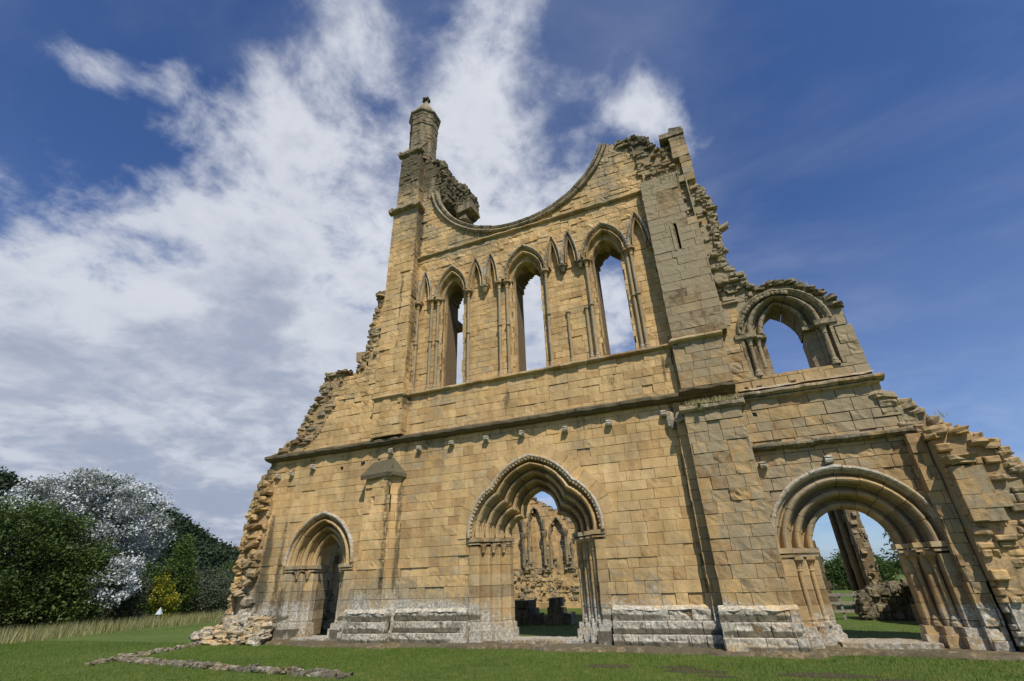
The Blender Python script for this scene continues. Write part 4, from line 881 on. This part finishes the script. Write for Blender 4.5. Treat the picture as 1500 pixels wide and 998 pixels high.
for p in blind:
    A = Acc(wea_c(.5, .2, .3)); J = jambs(p, 2.2); loft(A, [(offs(J, .14), FY + .05), (offs(J, .13), FY - .1), (offs(J, .04), FY - .12), (J, FY - .02), (J, FY + .21)], 3, .01, .02); local(A, (-7, FY, 0)).build('arch_moulding', MU, E)
    A = Acc(wea_c(.5, .2, .4))
    lathe(A, (p[0][0] - .42, FY - .16), [(.09, 2.4), (.09, 4.0), (.14, 4.1), (.2, 4.3), (.2, 4.4)], 8); lathe(A, (p[0][0] - .42, FY - .16), [(.08, 4.5), (.08, p[len(p) // 2][1])], 6); local(A, (-7, FY, 0)).build('wall_shaft', MU, E)
A = Acc(wea_c(.35, .25, .3))
rubble(A, [(-14, .42), (-14, 2.6), (-9.8, 2.4), (-9.0, 2.9), (-8.6, 2.2), (-7.0, 2.1), (-6.8, 3.0), (-6.5, 2.2), (-5.3, 2.1), (-5.1, 2.8), (-4.9, 2.2), (-.5, 2.2), (-.5, .42)], FY + .0, FY, (.24, .22, .15), deep=False, jy=.06)
for xx in (-8.5, -7.05, -5.6, -4.15): rubble(A, [(xx - .35, 2), (xx, 3.6), (xx + .3, 2)], FY - .1, FY, (.24, .3, .17), deep=False)
local(A, (-7, FY, 0)).build('rubble_band', MU, E)
# crumbled stones on its top
A = Acc(wea_c(.6, .2, .4))
for (xa, za), (xb, zb_) in zip(fw[1:-3], fw[2:-2]):
    for k in range(int(abs(xb - xa) / .3)): u = k / max(1, int(abs(xb - xa) / .3)); rock(A, (xa + (xb - xa) * u, FY + rng.uniform(0, 1), za + (zb_ - za) * u + .02), (.4, .5, .26))
local(A, (-7, FY, 0)).build('crumbled_top', MU, E)
# pier stumps
def stump(label, x, y, tiers):
    A = Acc(wea_c(.5, .05, .45))
    for (xa, xb, ya, yb_, za, zb_) in tiers:
        xx = xa
        while xx < xb - .05:
            e = min(xb, xx + random.uniform(.4, .7)); A.box((xx + .006, ya, za), (e - .006, yb_, zb_ - .006), jit=.012); xx = e
    o = local(A, (x, y, 0)).build('pier_stump', MU); o.location = (x, y, 0); tag(o, label, 'stone pier', 'pier bases in the nave'); return o
stump('left of two dark stepped pier bases beyond the central doorway', -3.3, 6.8, [(-4.3, -2.8, 6.3, 7.6, 0, .28), (-4.2, -2.9, 6.4, 7.5, .28, .56), (-4.1, -2.98, 6.5, 7.4, .56, .86), (-2.8, -2.58, 6.4, 7.2, 0, .40)])
stump('right of two dark stepped pier bases beyond the central doorway', -1.7, 7.0, [(-2.3, -1.5, 6.4, 7.4, 0, .28), (-2.22, -1.58, 6.5, 7.3, .28, .6), (-2.16, -1.66, 6.6, 7.2, .6, .94), (-1.5, -1.2, 6.4, 7.2, 0, .40)])
# north aisle wall behind the left door: runs away from the viewer
E = thing('aisle_wall', 'rough north aisle wall glimpsed through the narrow left doorway', 'ruined wall', (-11.6, 6, 0))
A = Acc(wea_c(.3, .1, .2)); pk = [(1.6, 0), (1.6, 5.6), (5, 5.2), (8, 4.4), (11, 3.2), (14, 2.6), (14, 0)]
ashlar(A, (-10.9, 0, 0), Yv, X, 1.55, 14, 0, 5.6, lambda y, z: inpoly(y, z, pk), cs=courses(0, 6, .31, 81), rough=.014, proud=.02, cell=.15, erode=.2)
local(A, (-11.6, 6, 0)).build('masonry_face', MW, E)
B = Acc(); slab_y(B, lambda y, z: inpoly(y, z, pk), 1.55, 14, 0, 5.6, -12.1, -10.95, .15); local(B, (-11.6, 6, 0)).build('wall_core', m_mortar, E)
B = Acc(wea_c(.3, .2, .3))
for k in range(60): rock(B, (-10.85 + rng.normal(0, .06), rng.uniform(2.2, 3.6), rng.uniform(0, 1.5)), (.3, .4, .22))
local(B, (-11.6, 6, 0)).build('rubble_band', MU, E)
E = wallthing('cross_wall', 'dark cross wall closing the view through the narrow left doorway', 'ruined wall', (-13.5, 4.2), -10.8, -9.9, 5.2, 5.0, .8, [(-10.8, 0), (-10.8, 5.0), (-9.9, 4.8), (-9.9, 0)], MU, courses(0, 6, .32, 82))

# south transept end seen through the right doorway: a wall running away with its broken end in the sun
SX, SY = 10.25, 12.0
E = thing('transept_fragment', 'tall leaning looking wall fragment with sunlit broken end seen through the right doorway', 'ruined wall', (SX, SY, 0))
pr_ = [(12, 0), (12, 9.0), (14.1, 8.6), (14.4, 6.2), (14.5, 4.4), (14.9, 3.6), (14.7, 2.95), (15.5, 2.7), (15.9, 2.2), (16.1, 0)]
holesy = [doorpoly(np.array([(12.5, 3.9), (12.5, 4.6), (12.7, 4.9), (12.9, 4.6), (12.9, 3.9)]), 0, 3.5)]
kf = lambda y, z: inpoly(y, z, pr_) & ~inpoly(y, z, holesy[0])
A = Acc(wea_c(.45, 0, .4)); ashlar(A, (SX, 0, 0), Yv, (-1, 0, 0), 12, 24, 0, 9.5, kf, cs=courses(0, 10, .32, 91), rough=.012, proud=.014, cell=.2); local(A, (SX, SY, 0)).build('masonry_face', MU, E)
A = Acc(wea_c(.3, .35, .15)); rubble(A, [(SX, 0), (SX, 9.0), (SX + .42, 9.0), (SX + .5, 0)], 12.0, 12.1, (.30, .3, .2), deep=False, jy=.1); local(A, (SX, SY, 0)).build('broken_end', MU, E)
A = Acc(); slab_y(A, kf, 12, 24, 0, 9.5, SX + .05, SX + .45, .2); local(A, (SX, SY, 0)).build('wall_core', m_mortar, E)
for yy in (12.9, 14.6):
    A = Acc(wea_c(.3, 0, .3)); zt = 4.4 if yy < 17 else 2.6; lathe(A, (SX - .12, yy), [(.14, 0), (.14, zt), (.2, zt + .1), (.28, zt + .35), (.28, zt + .45)], 8); local(A, (SX, SY, 0)).build('wall_shaft', MU, E)
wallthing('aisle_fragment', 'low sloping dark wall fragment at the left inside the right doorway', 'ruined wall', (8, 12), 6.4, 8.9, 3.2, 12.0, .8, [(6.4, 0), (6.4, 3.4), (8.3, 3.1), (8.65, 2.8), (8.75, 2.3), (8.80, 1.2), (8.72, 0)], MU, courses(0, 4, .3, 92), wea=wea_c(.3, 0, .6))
A = Acc(wea_c(.6, .3, .5))
rubble(A, [(9.0, 0), (9.1, .75), (9.6, .95), (10.4, 1.05), (10.8, .9), (11.4, .7), (11.6, 0)], 8.2, 9.3, (.38, .36, .26), edge=.9)
rock(A, (10.6, 8.1, 1.12), (.42, .4, .3), tint=(.9, .9, .5)); o = local(A, (10.2, 8.6, 0)).build('stone_heap', MU); o.location = (10.2, 8.6, 0); tag(o, 'low heap of rough dark stones on the grass inside the right doorway', 'stone heap')
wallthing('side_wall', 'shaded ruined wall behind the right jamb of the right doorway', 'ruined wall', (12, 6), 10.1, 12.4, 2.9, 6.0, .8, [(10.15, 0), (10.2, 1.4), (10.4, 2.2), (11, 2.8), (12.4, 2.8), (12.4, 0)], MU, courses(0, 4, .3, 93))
# timber railing
E = thing('timber_railing', 'small grey timber railing on the grass inside the right doorway', 'railing', (8.2, 8.6, 0))
A = Acc()
for k in range(4):
    A = Acc(); A.box((7.45 + k * .48, 8.55, 0), (7.53 + k * .48, 8.63, .85 + .04 * (k == 3)), jit=.004); local(A, (8.2, 8.6, 0)).build('post', m_timber, E)
for z_ in (.22, .48, .74): A = Acc(); A.box((7.4, 8.52, z_), (9.0, 8.55, z_ + .09), jit=.004); local(A, (8.2, 8.6, 0)).build('rail', m_timber, E)

# ---- pale triangular board in the long grass
tx, ty = -34.0, 12.2; tz = float(gz(np.array([tx]), np.array([ty]))[0])
E = thing('triangular_board', 'small pale pointed two sided board standing in the long grass before the trees', 'notice board', (tx, ty, tz))
A = Acc(); q1, q2, q3, q4 = (-.10, -.22, .68), (.16, -.02, .66), (.10, .20, .68), (.0, .0, 1.14)
for f_ in ((q1, q2, q4), (q2, q3, q4), (q3, q1, q4), (q1, q3, q2)): A.add(f_, [[0, 1, 2]], (.5, 0, 0))
A.build('board', simple('pale_blue_paint', (.40, .47, .50), (.52, .58, .60), 3), E); A = Acc(); A.box((.0, -.04, 0), (.07, .03, .70)); A.build('post', m_timber, E)

# ==================================================================== trees
def crown_pts(ells, n_cl, per, cl_r, seed, shell=.55):
    r = np.random.default_rng(seed); C = []
    vol = np.array([e[3] * e[4] * e[5] for e in ells])**.67; vol /= vol.sum()
    which = r.choice(len(ells), n_cl, p=vol)
    d = r.normal(size=(n_cl, 3)); d /= np.linalg.norm(d, axis=1)[:, None]; rr_ = shell + (1 - shell) * r.random(n_cl)**.6
    E_ = np.array(ells)[which]; C = E_[:, :3] + d * rr_[:, None] * E_[:, 3:6]
    P_ = np.repeat(C, per, 0) + np.clip(r.normal(size=(n_cl * per, 3)), -1.7, 1.7) * cl_r * np.array([1, 1, .75]) * np.repeat(r.uniform(.6, 1.3, n_cl), per)[:, None]
    cid = np.repeat(r.random(n_cl), per); return P_, cid, C, r
def leaves(A, P_, cid, size, r, cvar=.5, bias=0.):
    n = len(P_); N1 = r.normal(size=(n, 3)); N1[:, 2] = np.abs(N1[:, 2]) + .3; N1 /= np.linalg.norm(N1, axis=1)[:, None]
    T1 = np.cross(N1, r.normal(size=(n, 3))); T1 /= np.linalg.norm(T1, axis=1)[:, None]; T2 = np.cross(N1, T1)
    s_ = (size * r.uniform(.55, 1.4, n))[:, None]
    V = np.stack([P_ - T1 * s_, P_ + T2 * s_ * .5, P_ + T1 * s_, P_ - T2 * s_ * .5], 1).reshape(-1, 3)
    c = np.clip((1 - cvar) * r.random(n) + cvar * cid + bias, 0, 1); ti = np.repeat(np.stack([c, c, c], -1), 4, 0)
    A.add(V, np.arange(4 * n).reshape(-1, 4), ti, (0, 0, 0))
def limb(A, p0, p1, r0, r1, seed=0):
    p0, p1 = np.array(p0, float), np.array(p1, float); d = p1 - p0; n = 6; a = np.cross(d, (.3, .2, 1.)); a /= np.linalg.norm(a) + 1e-9; b_ = np.cross(d, a); b_ /= np.linalg.norm(b_)
    th = np.linspace(0, 2 * math.pi, 8); G = []
    for k in range(n):
        u = k / (n - 1); c = p0 + d * u + a * .05 * np.linalg.norm(d) * math.sin(u * 3 + seed); rr_ = r0 + (r1 - r0) * u; G.append([c + rr_ * (a * math.cos(q_) + b_ * math.sin(q_)) for q_ in th])
    A.grid(np.array(G), (.5, .5, .5))
def tree(name, label, x, y, ells, ncl, per, clr, leaf, mat, seed, cvar=.5, trunk=.25, group=None, bias=0., shell=.55, cat='tree'):
    z0 = float(gz(np.array([x]), np.array([y]))[0]); E = thing(name, label, cat, (x, y, z0), group)
    P_, cid, C, r = crown_pts(ells, ncl, per, clr, seed, shell); Q_ = np.array(((.44, .9, 0), (-.9, .44, 0), (0, 0, 1.))); P_, C = P_ @ Q_, C @ Q_; P_[:, 2] = np.maximum(P_[:, 2], .05)
    A = Acc(); leaves(A, P_, cid, leaf, r, cvar, bias); A.build('crown', mat, E)
    T_ = Acc(); e0 = max(ells, key=lambda e: e[3] * e[5]); topz = e0[2]
    limb(T_, (0, 0, -.2), (0, 0, topz * .75), trunk, trunk * .55)
    for k in range(0, min(len(C), 60), 3): 
        s_ = random.uniform(.3, .75); limb(T_, (0, 0, topz * s_ * .75), C[k] * .92, trunk * .35, trunk * .06, k)
    T_.build('trunk', m_bark, E); return E
# the belt of trees stands about fifty to sixty metres off, across the meadow; offsets run along the belt
tree('white_poplar', 'big silver leaved white poplar behind the dark green tree at the left', -48.3, 13.4, [(-4.2, 0, 8.4, 3.2, 3, 3.2), (0, 0, 9.2, 3.6, 3, 3.5), (2.8, 0, 8.4, 2.6, 3, 3.3), (4.3, 0, 7.4, 1.7, 2, 2.4), (-1.5, 0, 10.9, 2.4, 2, 1.9), (1.4, 0, 10.6, 2.1, 2, 1.6), (3.0, 0, 5.0, 2.0, 2, 1.8)], 430, 95, .42, .125, L_silver, 1, .72, .45, bias=.06, shell=.75)
tree('silver_shrub', 'small silver leaved poplar sucker low in front of the tree belt', -37.4, 10.5, [(0, 0, 2.9, 1.45, 1.2, 1.4), (.3, 0, 3.9, 1.1, 1.0, .8)], 60, 80, .27, .105, L_silver, 2, .72, .09, bias=.12)
tree('broadleaf_tree', 'large dark green broadleaf tree at the far left edge', -41.2, 5.0, [(0, 0, 4.8, 4.2, 3.4, 3.9), (3.0, 0, 4.2, 2.8, 2.6, 3.4), (-4, 0, 5.0, 4, 3.5, 4.0), (0.5, 0, 6.6, 2.6, 2.4, 1.8), (4.8, 0, 3.0, 1.9, 2, 2.6), (-8, 0, 4.6, 4, 4, 4.2)], 560, 110, .46, .11, L_dark, 3, .75, .4)
tree('conifer', 'pointed mid green tree right of the silver poplar', -42.7, 18.9, [(0, 0, 1.9, 1.8, 1.8, 2.0), (0, 0, 3.9, 1.35, 1.3, 1.7), (0, 0, 5.4, .8, .8, 1.2), (0, 0, 6.6, .35, .35, .7)], 330, 56, .24, .085, L_mid, 4, .6, .2, bias=.35)
tree('yellow_shrub', 'bright yellow leaved shrub below the pointed tree', -38.1, 14.9, [(0, 0, 2.1, .95, .9, 1.1), (-.4, 0, 3.1, .45, .5, .6), (.5, 0, 1.3, .7, .8, .9)], 95, 44, .17, .075, L_yellow, 5, .6, .09, bias=.1, cat='shrub')
tree('dark_shrub', 'dark green shrub between silver sucker and yellow shrub', -39.2, 13.4, [(0, 0, 1.6, 1.3, 1.3, 1.7), (-.3, 0, 2.9, .9, .9, 1.0)], 150, 50, .28, .085, L_greyg, 6, .5, .1, cat='shrub')
tree('willow_shrub', 'rounded grey green willow shrub next to the left edge of the ruin', -42.8, 22.2, [(0, 0, 2.0, 2.2, 2.0, 2.0), (1.4, 0, 2.2, 1.5, 2, 1.9), (-1.2, 0, 2.2, 1.3, 1.4, 1.7)], 330, 52, .30, .085, L_greyg, 7, .5, .15, bias=.1, cat='shrub')
tree('green_shrub', 'brighter green shrub touching the left edge of the ruin, behind the willow', -44.6, 26.4, [(0, 0, 2.9, 1.9, 1.7, 2.1), (1.8, 0, 3.0, 1.6, 1.5, 1.9)], 240, 50, .30, .09, L_mid, 8, .5, .15, bias=.22, cat='shrub')
tree('broadleaf_tree', 'dark tree filling the gap beneath the silver poplar', -44.6, 13.0, [(0, 0, 2.4, 3.4, 1.8, 2.5), (3.2, 0, 2.2, 2.2, 1.6, 2.4), (-3.5, 0, 2.4, 3, 2, 2.6)], 460, 50, .42, .10, L_dark, 9, .5, .2, bias=-.1)
tree('broadleaf_tree', 'low bright green bushy tree in the gap inside the right doorway', 16.4, 44.0, [(0, 0, 1.6, 3.0, 2, 1.7), (4, 0, 1.3, 3.0, 2, 1.2), (-4, 0, 1.4, 3.0, 2, 1.4)], 420, 42, .35, .11, L_mid, 12, .5, .3)
tree('broadleaf_tree', 'distant tree at the right inside the right doorway', 24.0, 42.0, [(0, 0, 1.4, 3.4, 2, 1.5), (5, 0, 1.6, 3.0, 2, 1.7)], 300, 42, .4, .11, L_mid, 13, .5, .3)
tree('broadleaf_tree', 'small sprig of green leaves beside the right jamb inside the right doorway', 12.2, 11.5, [(0, 0, 2.2, 1.0, .9, 1.0), (-.4, 0, 3.1, .5, .5, .5)], 60, 30, .25, .07, L_mid, 14, .5, .1)
# wooded hill behind
hx = np.linspace(-460, -20, 80); hy = np.linspace(0, 420, 76); HX, HY = np.meshgrid(hx, hy, indexing='ij')
def hillz(x, y):
    ang = np.degrees(np.arctan2(x - CX, y - CY)); dist = np.hypot(x - CX, y - CY)   # the ridge falls away towards the north end
    top = np.interp(ang, [-95, -78, -69.6, -68, -66, -59.8, -57.9, -55, -52.6, -50.3, -46, -40], [34, 36, 34, 31, 27, 27, 26, 19.5, 13.5, 11, 4, 0])
    return top * sm(140, 225, dist) - .9
A = Acc(); A.grid(np.stack([HX, HY, hillz(HX, HY)], -1), (.5, .5, .5)); o = A.build('hill', m_ground, None, True); o['kind'] = 'structure'
r = np.random.default_rng(77); nC = 3600; an_ = np.radians(r.uniform(-84, -38, nC)); di_ = r.uniform(150, 250, nC); cx_ = CX + di_ * np.sin(an_); cy_ = CY + di_ * np.cos(an_); cz_ = hillz(cx_, cy_); kk = cz_ > 0; cx_, cy_, cz_ = cx_[kk], cy_[kk], cz_[kk]; nC = len(cx_)
per = 70; d = r.normal(size=(nC * per, 3)); d /= np.linalg.norm(d, axis=1)[:, None]; d[:, 2] = np.abs(d[:, 2]) * 1.1 - .25
Rr = np.repeat(r.uniform(2.6, 5.4, nC), per)[:, None]; PP = np.repeat(np.stack([cx_, cy_, cz_ + 1], -1), per, 0) + d * Rr * (1 + .12 * r.normal(size=(nC * per, 1)))
A = Acc(); leaves(A, PP, np.repeat(r.random(nC), per), .6, r, .6); o = A.build('hillside_wood', L_far); o['kind'] = 'stuff'
# low distant tree line closing the fields behind the ruin
nC = 420; an_ = np.radians(r.uniform(-42, 62, nC)); di_ = r.uniform(150, 185, nC); cx_ = CX + di_ * np.sin(an_); cy_ = CY + di_ * np.cos(an_)
d = r.normal(size=(nC * 60, 3)); d /= np.linalg.norm(d, axis=1)[:, None]; d[:, 2] = np.abs(d[:, 2])
Rr = np.repeat(r.uniform(2.0, 3.8, nC), 60)[:, None]; PP = np.repeat(np.stack([cx_, cy_, 0 * cx_ - .3], -1), 60, 0) + d * Rr * np.array((1.3, 1.3, 1)) * (1 + .12 * r.normal(size=(nC * 60, 1)))
A = Acc(); leaves(A, PP, np.repeat(r.random(nC), 60), .6, r, .6); o = A.build('distant_wood', L_mid); o['kind'] = 'stuff'
